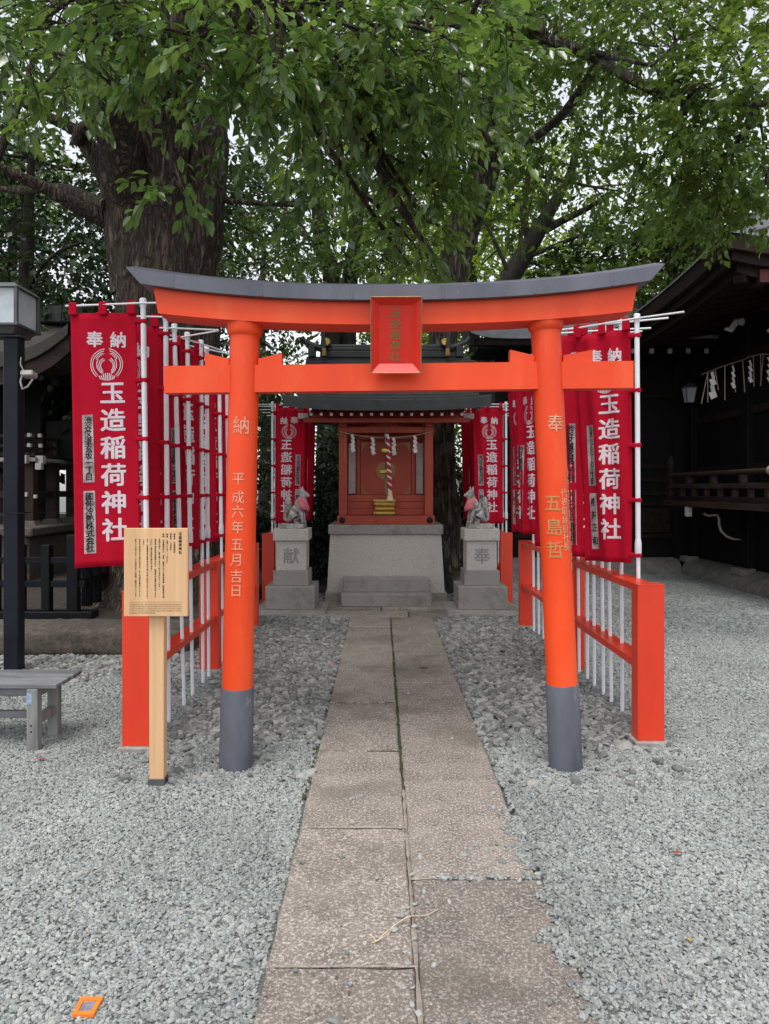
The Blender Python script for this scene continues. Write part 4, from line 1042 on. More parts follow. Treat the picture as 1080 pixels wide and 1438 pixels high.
fox((-1.05, 8.91, 1.07), R(-14), False, 'grey stone fox with red bib facing right on the left pedestal')
fox((1.185, 8.91, 1.07), R(18), True, 'grey stone fox with faded red bib facing left on the right pedestal')

# ------------------------------------------------------------------ lamp post, floodlight, bench
lp = thing('lamp_post', (-2.98, 5.97, 0), 'dark steel lamp post with boxy white lantern behind the bench', 'lamp post')
MB().bx(-3.045, -2.925, 5.91, 6.03, 0, 2.72, .006).build('post', MAT['post_black'], lp)
MB().bx(-3.07, -2.89, 5.88, 6.06, 2.72, 2.735, .003).build('mount', MAT['lamp_frame'], lp)
lx0, lx1, ly0, ly1 = -3.33, -2.875, 5.78, 6.15
fr = frustum(lx0 + .05, lx1 - .05, ly0 + .05, ly1 - .05, 2.735, lx0, lx1, ly0, ly1, 2.80).build('lantern_base', MAT['lamp_frame'], lp)
gl = MB(); gl.bx(lx0 + .012, lx1 - .012, ly0 + .012, ly1 - .012, 2.80, 3.09, .003); gl.build('lantern_glass', MAT['lamp_glass'], lp)
for x in (lx0, lx1):
    for y in (ly0, ly1):
        MB().bx(x - .014, x + .014, y - .014, y + .014, 2.80, 3.09, .003).build('lantern_bar', MAT['lamp_frame'], lp)
MB().bx(lx0 - .02, lx1 + .02, ly0 - .02, ly1 + .02, 2.785, 2.805, .003).build('lantern_rim', MAT['lamp_frame'], lp)
frustum(lx0 - .02, lx1 + .02, ly0 - .02, ly1 + .02, 3.09, lx0 + .02, lx1 - .02, ly0 + .02, ly1 - .02, 3.13).build('lantern_lid', MAT['lamp_frame'], lp)
fl = thing('floodlight', (-2.87, 5.97, 2.35), 'small pale floodlight bracketed to the lamp post', 'floodlight')
MB().box((-2.84, 5.92, 2.42), (.10, .10, .045), .008, rx(R(-12))).build('housing', MAT['grey_plastic'], fl)
MB().tube([(-2.905, 5.95, 2.44), (-2.90, 5.9, 2.36), (-2.885, 5.9, 2.30), (-2.84, 5.9, 2.32), (-2.80, 5.9, 2.38)], .008, 6).build('bracket', MAT['grey_plastic'], fl, smooth=True)
MB().tube([(-2.905, 5.92, 2.56), (-2.90, 5.9, 2.5), (-2.87, 5.9, 2.44)], .005, 6).build('cable', MAT['grey_plastic'], fl, smooth=True)
cw = tag(MB().tube([(-2.85, 5.885, 1.30), (-2.98, 5.885, 1.305), (-3.06, 5.89, 1.30), (-3.07, 6.05, 1.295), (-2.9, 6.06, 1.30), (-2.885, 5.9, 1.31), (-2.7, 6.6, 1.28), (-2.4, 7.3, 1.25)], .003, 5).build('tie_wire', MAT['ink'], None), 'thin black wire looped round the dark lamp post', 'wire')

bn = thing('bench', (-2.6, 4.32, 0), 'weathered grey slatted wooden bench at the left edge', 'bench')
for i in range(5):
    y = 4.17 + i * .072
    MB().box((-2.62, y + .032, .372), (1.55 + rnd.uniform(-.008, .008), .058, .026), .004, ry(rnd.uniform(-.002, .002))).build('slat', MAT['bench_wood'], bn)
for xl in (-1.985, -3.22):
    for y in (4.20, 4.46):
        lgg = MB().bx(xl - .032, xl + .032, y - .028, y + .028, 0, .358, .004).build('leg', MAT['bench_leg'], bn)
        if y < 4.3:
            for z in (.115, .15):
                h = MB(); h.lathe([(.001, 0), (.006, 0)], n=10, cap=False); h.v = [(xl - .005 + p[0], y - .0287 - p[2], z + p[1]) for p in h.v]; h.build('bolt_hole', MAT['ink'], lgg)
            if xl > -2.5: MB().bx(xl - .03, xl + .0, y - .030, y - .0283, .27, .335, .0004).build('sticker', MAT['blue_mark'], lgg)
    MB().bx(xl - .02, xl + .02, 4.229, 4.431, .14, .19, .003).build('cross_rail', MAT['bench_leg'], bn)
    MB().bx(xl - .02, xl + .02, 4.229, 4.431, .30, .352, .003).build('cross_rail', MAT['bench_leg'], bn)
MB().bx(-3.187, -2.018, 4.31, 4.35, .15, .19, .003).build('stretcher', MAT['bench_wood'], bn)
MB().bx(-3.187, -2.018, 4.205, 4.235, .31, .354, .003).build('apron', MAT['bench_wood'], bn)

# ------------------------------------------------------------------ the large hall on the right and its wing
hr = thing('main_hall', (5.6, 11, 0), 'large dark wooden hall with deep eaves and railed veranda at the right', 'hall')
WB, WH = MAT['wood_black'], MAT['wood_hall']
EX, EYH = 4.02, 8.5
def eave_path():
    P_ = []
    for i in range(19): y = 14.2 + (EYH - 14.2) * i / 18; P_.append((EX, y, 'l', (y - EYH)))
    for i in range(1, 19): x = EX + 7.0 * i / 18; P_.append((x, EYH, 'f', (x - EX)))
    return P_
def ez(dist): return 4.20 + .27 * math.exp(-dist / 1.6)
def eave_ring(x, y, kind, dist, prof):
    out = []
    for a, dz, lift in prof:
        if kind == 'l': px_, py_ = x + a, max(y, EYH + a) if dist > 0 else y + a
        else: px_, py_ = max(x, EX + a), y + a
        if dist == 0: px_, py_ = EX + a, EYH + a
        out.append((px_, py_, ez(dist) * lift + 4.3 * (1 - lift) + dz))
    return out
EP = eave_path()
fas = MB().loft([eave_ring(*p, [(0, .0, 1), (.02, -.17, 1), (.10, -.17, 1), (.10, .0, 1)]) for p in EP]).build('fascia', MAT['wood_brown'], hr)
MB().loft([eave_ring(*p, [(.10, -.17, 1), (.10, -.29, 1), (.20, -.29, 1), (.20, -.17, 1)]) for p in EP]).build('eave_board', WH, hr)
MB().loft([eave_ring(*p, [(.20, -.24, 1), (.20, -.40, 1), (.30, -.40, 1), (.30, -.24, 1)]) for p in EP]).build('eave_board', WH, hr)
MB().loft([eave_ring(*p, [(.26, -.26, 1), (1.0, -.02, .5), (1.8, .25, .1)]) for p in EP], closed=False, cap=False).build('soffit', WB, hr)
MB().loft([eave_ring(*p, [(-.03, .0, 1), (-.03, .03, 1), (.5, .22, .8), (1.2, .62, .4), (2.2, 1.5, 0), (3.4, 2.7, 0)]) for p in EP], closed=False, cap=False).build('roof', MAT['roof_grey'], hr)
for i in range(22):     # rafters under the side eave
    y = 8.9 + i * .24
    z = ez(y - EYH)
    o = MB().box((4.95, y, z - .27), (1.35, .07, .085), .006, ry(R(-9))).build('rafter', WH, hr)
    MB().box((4.27, y, z - .382), (.012, .06, .075), .003, ry(R(-9))).build('rafter_end', MAT['shrine_red_dark'] if 'shrine_red_dark' in MAT else WH, o)
for i in range(9):      # rafters under the front eave
    x = 5.0 + i * .24
    MB().box((x, 9.45, ez(x - EX) - .27), (.07, 1.35, .085), .006, rx(R(9))).build('rafter', WH, hr)
# projecting corner beam with a red end, and brackets
cb = MB().box((4.72, 9.2, 4.08), (.14, 1.3, .15), .01, rz(R(-45)) @ rx(R(5))).build('corner_beam', WH, hr)
MB().box((4.55, 8.80, 4.02), (.15, .24, .17), .01).build('beam_end', MAT['wood_brown'], hr)
MAT['beam_red'] = M('beam_red', (.13, .022, .016), (.09, .015, .012), scale=12, rough=.7)
MB().box((4.55, 8.677, 4.02), (.135, .008, .155), .004).build('painted_end', MAT['beam_red'], hr)
MB().bx(4.9, 9.5, 8.9, 9.04, 3.82, 3.96, .01).build('purlin', WH, hr)
MB().box((5.02, 9.32, 3.86), (.10, .5, .10), .01).build('bracket', WH, hr)
MB().box((5.02, 9.06, 3.86), (.095, .012, .095), .003).build('white_end', MAT['white_end'], hr)
# carved white nosing on the bracket inside the eave
nb_ = MB(); nb_.tube([at(1018, 462, 10.4), at(1026, 463, 10.4), at(1034, 452, 10.4), at(1042, 452, 10.3)], [.02, .045, .05, .055], 8); nb_.build('carved_nosing', MAT['white_end'], hr, smooth=True)
nb_ = MB(); nb_.tube([at(1076, 408, 9.8), at(1083, 410, 9.8), at(1092, 405, 9.8)], [.03, .05, .05], 8); nb_.build('carved_nosing', MAT['white_end'], hr, smooth=True)
nb_ = MB(); nb_.tube([at(1078, 465, 9.8), at(1084, 462, 9.8), at(1094, 462, 9.8)], [.02, .05, .05], 8); nb_.build('carved_nosing', MAT['white_end'], hr, smooth=True)
# body
MB().bx(5.5, 5.62, 8.9, 13.0, .3, 4.45, .01).build('side_wall', WB, hr)
MB().bx(5.63, 10.5, 10.2, 10.32, .3, 4.45, .01).build('front_wall', WB, hr)
for y in (9.0, 10.9, 12.85):
    MB().bx(5.40, 5.56, y - .1, y + .1, .27, 4.4, .01).build('column', WB, hr)
for z in (1.75, 2.6, 3.4):
    MB().bx(5.45, 5.499, 8.9, 13.0, z, z + .12, .006).build('wall_rail', WH, hr)
# rounded plaster foundation
def found(name, pts, parent):
    rings = []
    for (x, y, nx_, ny_) in pts:
        rings.append([(x + nx_ * o_, y + ny_ * o_, z) for o_, z in ((.30, .0), (.29, .08), (.24, .17), (.15, .24), (.03, .28), (-.15, .285))])
    return MB().loft(rings, closed=False, cap=False).build(name, MAT['plaster'], parent, smooth=True, angle=60)
MAT['plaster'] = M('plaster', srgb(140, 138, 134), srgb(104, 102, 98), scale=5, rough=.9, bump=.2, bscale=90, c3=srgb(96, 94, 88), s3=3, t3=(.5, .75))
found('foundation', [(5.5, 8.6, -1, 0), (5.5, 10.5, -1, 0), (5.5, 12.0, -1, 0), (5.5, 13.0, -1, -1)], hr)
for y in (10.9, 12.85): MB().bx(5.27, 5.5, y - .16, y + .16, .22, .32, .01).build('post_base', MAT['plaster'], hr)
# veranda with railing
MB().bx(4.62, 5.40, 8.3, 11.95, 1.24, 1.30, .006).build('veranda_deck', WH, hr)
MB().bx(4.60, 4.619, 8.3, 11.96, 1.225, 1.31, .003).build('deck_edge', MAT['wood_brown'], hr)
for y in [8.5 + i * .42 for i in range(9)]:
    MB().bx(4.68, 4.74, y - .035, y + .035, 1.385, 1.50, .004).build('rail_strut', MAT['wood_brown'], hr)
MB().bx(4.67, 4.75, 8.3, 11.95, 1.302, 1.385, .004).build('lower_rail', WH, hr)
MB().bx(4.66, 4.76, 8.3, 11.95, 1.50, 1.57, .004).build('middle_rail', MAT['wood_brown'], hr)
for y in [8.7 + i * .84 for i in range(4)]: MB().bx(4.675, 4.745, y - .05, y + .05, 1.572, 1.68, .006).build('rail_block', MAT['wood_brown'], hr)
MB().tube([(4.71, 8.2, 1.72), (4.71, 11.9, 1.715)], .035, 10).build('hand_rail', MAT['wood_brown'], hr, smooth=True)
MB().tube([(4.71, 8.2, 1.72), (4.71, 8.86, 1.72)], .06, 10).build('rail_end', MAT['grey_plastic'], hr, smooth=True)
MB().tube([(4.71, 11.9, 1.30), (4.71, 11.9, 1.86), (4.71, 11.9, 1.90), (4.71, 11.9, 1.96), (4.71, 11.9, 2.03)], [.06, .06, .075, .06, .015], 12).build('newel', WH, hr, smooth=True)
# cloud bracket under the deck with a white painted edge
cbk = [(4.66, 1.235), (4.78, 1.17), (4.86, 1.12), (4.93, 1.09), (5.0, 1.10), (5.06, 1.10), (5.09, 1.05), (5.09, .96), (5.12, .86), (5.20, .78), (5.30, .74), (5.42, .73)]
YB = 11.05
br_ = MB(); br_.add([(x, YB, z) for x, z in cbk] + [(5.42, YB, 1.235)] + [(x, YB + .1, z) for x, z in cbk] + [(5.42, YB + .1, 1.235)], [tuple(range(13)), tuple(range(25, 12, -1))] + [(i, (i + 1) % 13, 13 + (i + 1) % 13, 13 + i) for i in range(13)])
brk = br_.build('cloud_bracket', WB, hr)
MB().tube([(x, YB - .012, z) for x, z in cbk[2:]], [.018] * 9 + [.006], 6).build('white_edge', MAT['white_end'], brk, smooth=True)
MB().bx(4.60, 4.68, YB - .02, YB + .06, 1.08, 1.222, .004).build('white_end', MAT['white_end'], brk)

wg = thing('hall_wing', (3.8, 13.5, 0), 'dark connecting wing with grey ribbed roof behind the right racks', 'building')
MB().bx(2.05, 5.36, 13.0, 13.12, .28, 4.2, .01).build('wall', WB, wg)
for x in (2.1, 3.2, 4.3, 5.25): MB().bx(x - .09, x + .09, 12.93, 13.0, .27, 3.9, .008).build('column', WB, wg)
for z in (.62, 1.20, 1.38, 1.62, 1.85, 3.1): MB().bx(2.05, 5.36, 12.945, 12.998, z, z + .07, .004).build('wall_rail', WH, wg)
for x in (2.65, 3.75, 4.75): MB().bx(x - .35, x + .35, 12.96, 12.997, .72, 1.15, .004).build('wall_panel', WH, wg)
found('foundation', [(2.0, 13.0, -.3, -1), (2.6, 13.0, 0, -1), (4.0, 13.0, 0, -1), (5.22, 13.0, 0, -1)], wg)
MB().bx(1.55, 5.9, 12.0, 12.12, 3.84, 3.96, .01).build('fascia', WH, wg)
MB().bx(1.6, 5.9, 12.12, 13.2, 3.81, 3.835, .003).build('soffit', WB, wg)
for i in range(8):
    x = 3.55 + i * .3
    o = MB().bx(x - .035, x + .035, 12.06, 13.0, 3.72, 3.80, .004).build('rafter', WH, wg)
    MB().bx(x - .036, x + .036, 12.045, 12.058, 3.72, 3.80, .002).build('rafter_end', MAT['white_end'], o)
wr = MB(); NCW = 26
for c in range(NCW):
    t0, t1 = c / NCW, (c + 1) / NCW
    def wz(t): return 3.965 + 1.25 * t ** 1.1
    def wxl(t): return 1.46 + .02 * t
    def cv(x): return .10 * max(0, 1 - (x - 1.46) / .5) ** 2
    xsn = [1.46, 1.54, 1.64, 1.8, 2.1, 3.5, 6.2]
    wr.loft([[(x, 11.95 + 3.2 * t0, wz(t0) - .02 + cv(x)) for x in xsn], [(x, 11.95 + 3.2 * t0, wz(t0) + .035 + cv(x)) for x in xsn], [(x, 11.95 + 3.2 * t1, wz(t1) + .0 + cv(x)) for x in xsn]], closed=False, cap=False)
wr.build('roof', MAT['roof_grey'], wg)
MB().loft([[(1.44, 11.96 + 3.2 * t, wz(t) + .1), (1.52, 11.96 + 3.2 * t, wz(t) + .1), (1.52, 11.96 + 3.2 * t, wz(t) - .14), (1.44, 11.96 + 3.2 * t, wz(t) - .14)] for t in (0, .1, .25, .5, .75, 1)]).build('gable_board', WH, wg)
MB().bx(1.6, 6.2, 15.05, 15.3, 5.1, 5.3, .02).build('ridge', MAT['roof_grey'], wg)
MB().bx(2.05, 6.2, 13.13, 16.5, .0, 3.9, .02).build('body', WB, wg)

# straw rope with paper streamers under the hall eave
MAT['straw_old'] = M('straw_old', (.26, .23, .19), (.16, .14, .11), scale=30, rough=.9)
hrp = thing('sacred_rope', at(1040, 510, 10.4), 'straw rope with paper streamers under the dark hall eave', 'sacred rope')
pr = [at(985, 526, 10.6), at(1005, 518, 10.5), at(1022, 512, 10.4), at(1045, 505, 10.2), at(1052, 501, 10.1), at(1070, 497, 10.0), at(1100, 499, 9.8), at(1130, 506, 9.6)]
MB().tube(pr, .005, 6).build('rope', MAT['straw_old'], hrp, smooth=True)
for (x, y0_, dx, l) in ((994, 523, -9, 44), (994, 523, 0, 42), (1004, 518, 5, 30), (1018, 514, 0, 48), (1029, 511, 4, 40), (1043, 507, 3, 44), (1058, 501, 1, 42), (1072, 498, -4, 44), (1068, 498, 1, 36)):
    MB().tube([at(x, y0_, 10.25), at(x + dx, y0_ + l, 10.25)], [.006, .009], 5).build('straw_tassel', MAT['straw_old'], hrp)
for (x, y0_) in ((1001, 522), (1030, 514), (1054, 506), (1083, 500)):
    shide('paper_streamer', tuple(at(x, y0_, 10.22)), .36 if x == 1001 or x > 1080 else .30, .10 if x == 1001 or x > 1080 else .045, MAT['paper'], hrp, rnd.uniform(-.5, .5))
ln = thing('hall_lantern', at(968, 565, 12.3), 'small glass lantern hung on the dark wall of the right hall', 'lantern')
pl_ = at(968, 565, 12.3)
frustum(pl_.x - .055, pl_.x + .055, 12.25, 12.36, pl_.z, pl_.x - .085, pl_.x + .085, 12.21, 12.39, pl_.z + .24).build('glass', MAT['lamp_glass'], ln)
frustum(pl_.x - .10, pl_.x + .10, 12.19, 12.41, pl_.z + .24, pl_.x - .03, pl_.x + .03, 12.27, 12.33, pl_.z + .32).build('cap', MAT['lamp_frame'], ln)
for sx in (-1, 1): MB().tube([(pl_.x + sx * .058, 12.245, pl_.z), (pl_.x + sx * .088, 12.205, pl_.z + .24)], .008, 5).build('frame_bar', MAT['lamp_frame'], ln)

# ------------------------------------------------------------------ hall on the left, its fences
hl = thing('left_hall', (-6.5, 12, 0), 'dark wooden hall with curved bark roof behind the lamp post', 'hall')
MB().bx(-12, -5.0, 10.4, 16, .15, .82, .03).build('stone_plinth', MAT['kerb_stone'], hl)
MB().bx(-12, -4.9, 10.3, 16.1, .82, .95, .02).build('plinth_cap', MAT['kerb_stone'], hl)
for i in range(7):
    y = 11.05 + i * .75
    c = MB().bx(-5.36, -5.20, y - .08, y + .08, 1.02, 1.90, .008).build('deck_post', MAT['wood_brown'], hl)
    frustum(-5.42, -5.14, y - .14, y + .14, .95, -5.37, -5.19, y - .09, y + .09, 1.02).build('post_stone', MAT['kerb_stone'], c)
for i in range(1, 6):
    x = -5.28 - i * .8
    c = MB().bx(x - .08, x + .08, 10.97, 11.13, 1.02, 1.90, .008).build('deck_post', MAT['wood_brown'], hl)
MB().bx(-5.31, -5.25, 11.14, 16, 1.36, 1.46, .004).build('tie_rail', MAT['wood_brown'], hl); MB().bx(-9.4, -5.37, 11.02, 11.08, 1.36, 1.46, .004).build('tie_rail', MAT['wood_brown'], hl)
MB().bx(-10, -5.12, 10.88, 16, 1.90, 1.96, .006).build('veranda_deck', MAT['white_weathered'] if 'white_weathered' in MAT else MAT['concrete'], hl)
for (z0, z1) in ((1.98, 2.04), (2.12, 2.16), (2.26, 2.31)):
    MB().bx(-5.24, -5.17, 10.95, 16, z0, z1, .004).build('rail', MAT['wood_brown'], hl); MB().bx(-9.5, -5.25, 10.93, 11.0, z0, z1, .004).build('rail', MAT['wood_brown'], hl)
for i in range(9): MB().bx(-5.235, -5.175, 11.2 + i * .5, 11.26 + i * .5, 2.04, 2.26, .003).build('rail_strut', MAT['wood_brown'], hl)
for (x, y, z, s_) in ((-5.2, 10.85, 2.29, .05), (-5.10, 10.97, 2.29, .05), (-5.2, 10.85, 2.14, .05), (-5.09, 10.97, 2.14, .05), (-5.28, 10.86, 1.93, .11), (-5.10, 11.0, 1.93, .11), (-5.10, 10.95, 1.83, .09), (-5.3, 10.95, 1.41, .06), (-5.18, 11.0, 1.38, .05)):
    MB().box((x, y, z), (s_, s_, s_ * 1.1), .004).build('white_end', MAT['white_end'], hl)
MB().bx(-12, -5.42, 11.7, 12.9, 1.96, 4.1, .02).build('body', WB, hl)
MB().bx(-5.41, -4.5, 11.8, 12.8, 1.96, 2.60, .02).build('body', WB, hl)
MB().bx(-5.41, -4.5, 11.8, 12.8, 3.12, 4.1, .02).build('body', WB, hl)
MB().bx(-12, -4.9, 13.6, 16.4, 1.96, 2.9, .02).build('rear_wing', WB, hl)
# curved roof
lr = MB(); rings = []
def lz(x): return 3.20 + .95 * max(0, (x + 5.5) / 1.15) ** 2.2 * .55 + .02 * max(0, -x - 6)
xs_l = [-10, -8, -7, -6.2, -5.8, -5.4, -5.1, -4.85, -4.65, -4.5, -4.4]
for (y, dz) in ((10.3, .0), (10.3, .22), (10.6, .42), (11.1, .66), (11.6, .86), (12.0, 1.05)):
    rings.append([(x, y, lz(x) * (1 if dz < .9 else 1) + dz * (1 - .35 * max(0, (x + 5.5) / 1.1)) ) for x in xs_l])
lr.loft(rings, closed=False, cap=False)
lr.loft([[(x, 10.3, lz(x)) for x in xs_l], [(x, 10.5, lz(x) - .02) for x in xs_l], [(x, 12.5, lz(x) + .1) for x in xs_l]], closed=False, cap=False)
MAT['bark_roof'] = M('bark_roof', srgb(84, 80, 76), srgb(50, 47, 45), scale=10, rough=.9, bump=.8, bscale=18, stretch=(.5, 1, 3.5), c3=srgb(66, 68, 56), s3=2, t3=(.5, .7), bdist=.03)
lr.build('roof', MAT['bark_roof'], hl, smooth=True, angle=50)
MB().bx(-10, -4.75, 11.7, 12.3, 4.15, 4.42, .02).build('ridge', MAT['roof_dark'], hl)
MB().tube([(-4.8, 11.9, 4.3), (-4.62, 11.85, 4.22), (-4.55, 11.8, 4.05), (-4.68, 11.75, 3.95), (-4.8, 11.7, 4.0)], [.1, .09, .07, .06, .03], 8).build('ridge_ornament', MAT['roof_dark'], hl, smooth=True)
gb_ = MB(); gb_.loft([[(x, 10.36, lz(x) - .02), (x, 10.44, lz(x) - .02), (x, 10.44, lz(x) - .24), (x, 10.36, lz(x) - .24)] for x in xs_l]); gb_.build('barge_board', MAT['wood_brown'], hl)
em = MB(); em.lathe([(.09, 0), (.09, .02)], n=20)
for k in range(6): em.lathe([(.03, .02), (.03, .03)], (.055 * math.cos(k * 1.047), .055 * math.sin(k * 1.047), 0), 10)
em.v = [(-5.12 + p[0], 10.36 - p[2], 3.18 + p[1]) for p in em.v]; em.build('emblem', MAT['ink'], hl, smooth=True)

# black picket fence on the raised bed
MAT['fence_black'] = M('fence_black', srgb(21, 22, 26), srgb(14, 15, 18), scale=6, rough=.5, spec=.15)
fb = thing('picket_fence', (-4.0, 7.45, .19), 'low black wooden picket fence behind the stone ledge', 'fence')
for i, x in enumerate([-3.12 - k * .27 for k in range(8)]):
    big = (i % 3 == 0)
    MB().bx(x - (.055 if big else .042), x + (.055 if big else .042), 7.40, 7.50, .26, 1.03 if big else .93, .005).build('picket', MAT['fence_black'], fb)
for z in (.50, .74): MB().bx(-5.4, -3.0, 7.42, 7.48, z, z + .065, .003).build('rail', MAT['fence_black'], fb)
MB().bx(-5.4, -2.9, 7.36, 7.54, .19, .26, .006).build('sill', MAT['fence_black'], fb)
for i, y in enumerate([7.75 + k * .25 for k in range(9)]):
    MB().bx(-3.15, -3.06, y - .042, y + .042, .26, .93, .005).build('picket', MAT['fence_black'], fb)
for z in (.50, .74): MB().bx(-3.13, -3.08, 7.51, 9.9, z, z + .065, .003).build('rail', MAT['fence_black'], fb)
# dark board fence behind the shrine
for (x0, x1, y, lab) in ((-3.0, -1.75, 12.6, 'dark board fence behind the left banners'), (-1.7, -.85, 12.2, 'dark board fence left of the shrine base'), (.95, 1.9, 12.2, 'dark board fence right of the shrine trunk')):
    f_ = thing('board_fence', (x0, y, 0), lab, 'fence')
    n = int((x1 - x0) / .14)
    for i in range(n):
        x = x0 + .14 * i + .07; MB().bx(x - .062, x + .062, y - .015, y + .015, .05, 1.0 + rnd.uniform(-.01, .01), .003).build('board', WB, f_)
    for z in (.3, .8): MB().bx(x0, x1, y + .016, y + .06, z, z + .07, .003).build('rail', WB, f_)

# ------------------------------------------------------------------ trees
LR = np.random.RandomState(5)
def unit(a): return a / np.maximum(np.linalg.norm(a, axis=-1, keepdims=True), 1e-6)
NEAR_T = (np.array([[0, 0, 0], [.3, 0, -.03], [.65, 0, -.05], [1, 0, -.12], [.30, .25, .04], [.64, .21, .03], [.30, -.25, .04], [.64, -.21, .03], [-.22, 0, .02], [.0, .006, 0]]),
          [(0, 1, 4), (4, 1, 2, 5), (5, 2, 3), (0, 6, 1), (6, 7, 2, 1), (7, 3, 2), (8, 0, 9)])
FAR_T = (np.array([[0, 0, 0], [.45, .34, .06], [1, 0, -.08], [.45, -.34, .06]]), [(0, 1, 2), (0, 2, 3)])
BIG_T = (np.array([[0, 0, 0], [.5, .14, .04], [1, 0, -.1], [.5, -.14, .04]]), [(0, 1, 2), (0, 2, 3)])
def leaf_mesh(name, P, D, Nn, S, tint, mat, tmpl):
    tv, tf = tmpl; n = len(P); k = len(tv)
    Sd = np.cross(Nn, D) * (LR.uniform(.78, 1.15, (n, 1)) if n > 1 else 1.0)
    V = P[:, None, :] + S[:, None, None] * (tv[None, :, 0, None] * D[:, None, :] + tv[None, :, 1, None] * Sd[:, None, :] + tv[None, :, 2, None] * Nn[:, None, :])
    V = V.reshape(-1, 3)
    me = bpy.data.meshes.new(name)
    loops = []; starts = []; tot = []
    c = 0
    fl_ = np.concatenate([np.array(f) for f in tf]); fs = np.array([len(f) for f in tf])
    L_ = (fl_[None, :] + (np.arange(n) * k)[:, None]).ravel(); T_ = np.tile(fs, n)
    st_ = np.concatenate([[0], np.cumsum(T_)[:-1]])
    me.vertices.add(len(V)); me.vertices.foreach_set('co', V.astype(np.float32).ravel())
    me.loops.add(len(L_)); me.loops.foreach_set('vertex_index', L_.astype(np.int32))
    me.polygons.add(len(T_)); me.polygons.foreach_set('loop_start', st_.astype(np.int32)); me.polygons.foreach_set('loop_total', T_.astype(np.int32))
    a = me.attributes.new('tint', 'FLOAT', 'POINT'); a.data.foreach_set('value', np.repeat(tint, k).astype(np.float32))
    me.update(calc_edges=True); me.validate()
    me.materials.append(mat)
    return me
def make_sprays(B, T, length, m, leaf, droop=.45, spread=.9, tintv=None):
    """B, T (n,3): twig starts and directions -> leaf arrays"""
    n = len(B)
    f = (np.arange(m) + .6) / m
    f = np.clip(f[None, :] ** .62 + LR.normal(0, .04, (n, m)), .05, 1.03)
    Lg = length * np.exp(LR.normal(0, .25, n))
    up = np.array([0, 0, 1.0])
    side = unit(np.cross(T, up) + LR.normal(0, .15, (n, 3)))
    P = B[:, None, :] + T[:, None, :] * (f * Lg[:, None])[..., None]
    P[..., 2] -= (f ** 2) * (Lg[:, None] * .15)
    sg = np.where(np.arange(m) % 2 == 0, 1, -1)[None, :, None]
    D = unit(T[:, None, :] * (.5 + .5 * f[..., None]) + side[:, None, :] * sg * spread * (1.25 - .7 * f[..., None]) + np.array([0, 0, -droop]) + LR.normal(0, .28, (n, m, 3)))
    N0 = up + LR.normal(0, .45, (n, m, 3)); Nn = unit(N0 - D * np.sum(N0 * D, -1, keepdims=True))
    S = leaf * np.exp(LR.normal(0, .2, (n, m)))
    base = LR.uniform(.1, .75, n) if tintv is None else tintv
    ti = np.clip(base[:, None] + LR.normal(0, .12, (n, m)), 0, 1)
    P = P + D * (leaf * .2)
    return P.reshape(-1, 3), D.reshape(-1, 3), Nn.reshape(-1, 3), S.ravel(), ti.ravel()
def blob_pts(c, r, n, shell=.5):
    d = unit(LR.normal(0, 1, (n, 3))); q = (LR.rand(n) ** (1 / 3.0)) * (1 - shell) + shell * LR.uniform(.75, 1.05, n)
    lump = 1 + .25 * np.sin(d[:, 0] * 5 + c[0] * 3) * np.cos(d[:, 2] * 4 + c[1])
    return np.array(c) + d * np.array(r) * (q * lump)[:, None], d
def noise_tube(pts, rad, n, amp, seed, flare=0):
    r_ = np.random.RandomState(seed); mb = MB(); ph = r_.uniform(0, 6.28, 6)
    # resample
    pts = [Vector(p) for p in pts]; out = []; rr = []
    for i in range(len(pts) - 1):
        m_ = max(2, int((pts[i + 1] - pts[i]).length / (.12 if n < 60 else .06)))
        for k in range(m_):
            t = k / m_; p0 = pts[max(i - 1, 0)]; p1 = pts[i]; p2 = pts[i + 1]; p3 = pts[min(i + 2, len(pts) - 1)]
            q = .5 * ((2 * p1) + (p2 - p0) * t + (2 * p0 - 5 * p1 + 4 * p2 - p3) * t * t + (3 * p1 - p0 - 3 * p2 + p3) * t ** 3)
            out.append(q); rr.append(rad[i] + (rad[i + 1] - rad[i]) * t)
    out.append(pts[-1]); rr.append(rad[-1])
    mb.tube(out, rr, n)
    V = []
    for i in range(len(out)):
        for k in range(n):
            v = Vector(mb.v[i * n + k]); a = 2 * math.pi * k / n; d = v - out[i]
            z = out[i].z
            f_ = 1 + amp * (.5 * math.sin(3 * a + ph[0] + .5 * z) + .35 * math.sin(7 * a + ph[1] + .9 * z) + .3 * math.sin(13 * a + ph[2] - .7 * z) + .22 * math.sin(2.1 * z + ph[3]) + r_.normal(0, .10))
            if n > 40:
                q = Vector((v.x * 7.5, v.y * 7.5, v.z * 1.3)); g_ = mnoise.ridged_multi_fractal(q, .9, 2.1, 4, 1.0, 2.0)
                f_ += (-.05 + .038 * g_) * (.6 / max(.3, d.length)) + .02 * mnoise.noise(Vector((v.x * 14, v.y * 14, v.z * 9)))
            if flare: f_ *= 1 + flare * math.exp(-max(0, z) / .45) * (1 + .5 * math.sin(5 * a + ph[4]))
            V.append(tuple(out[i] + d * f_))
    mb.v = V
    return mb
def curve_between(a, b, sag, k=6, jit=.12):
    a = Vector(a); b = Vector(b); L_ = (b - a).length; o = []
    j = Vector(LR.normal(0, jit, 3)) * L_
    for i in range(k + 1):
        t = i / k; p = a + (b - a) * t + j * math.sin(math.pi * t) * .6 + Vector((0, 0, sag * L_ * math.sin(math.pi * t))); o.append(p)
    return o
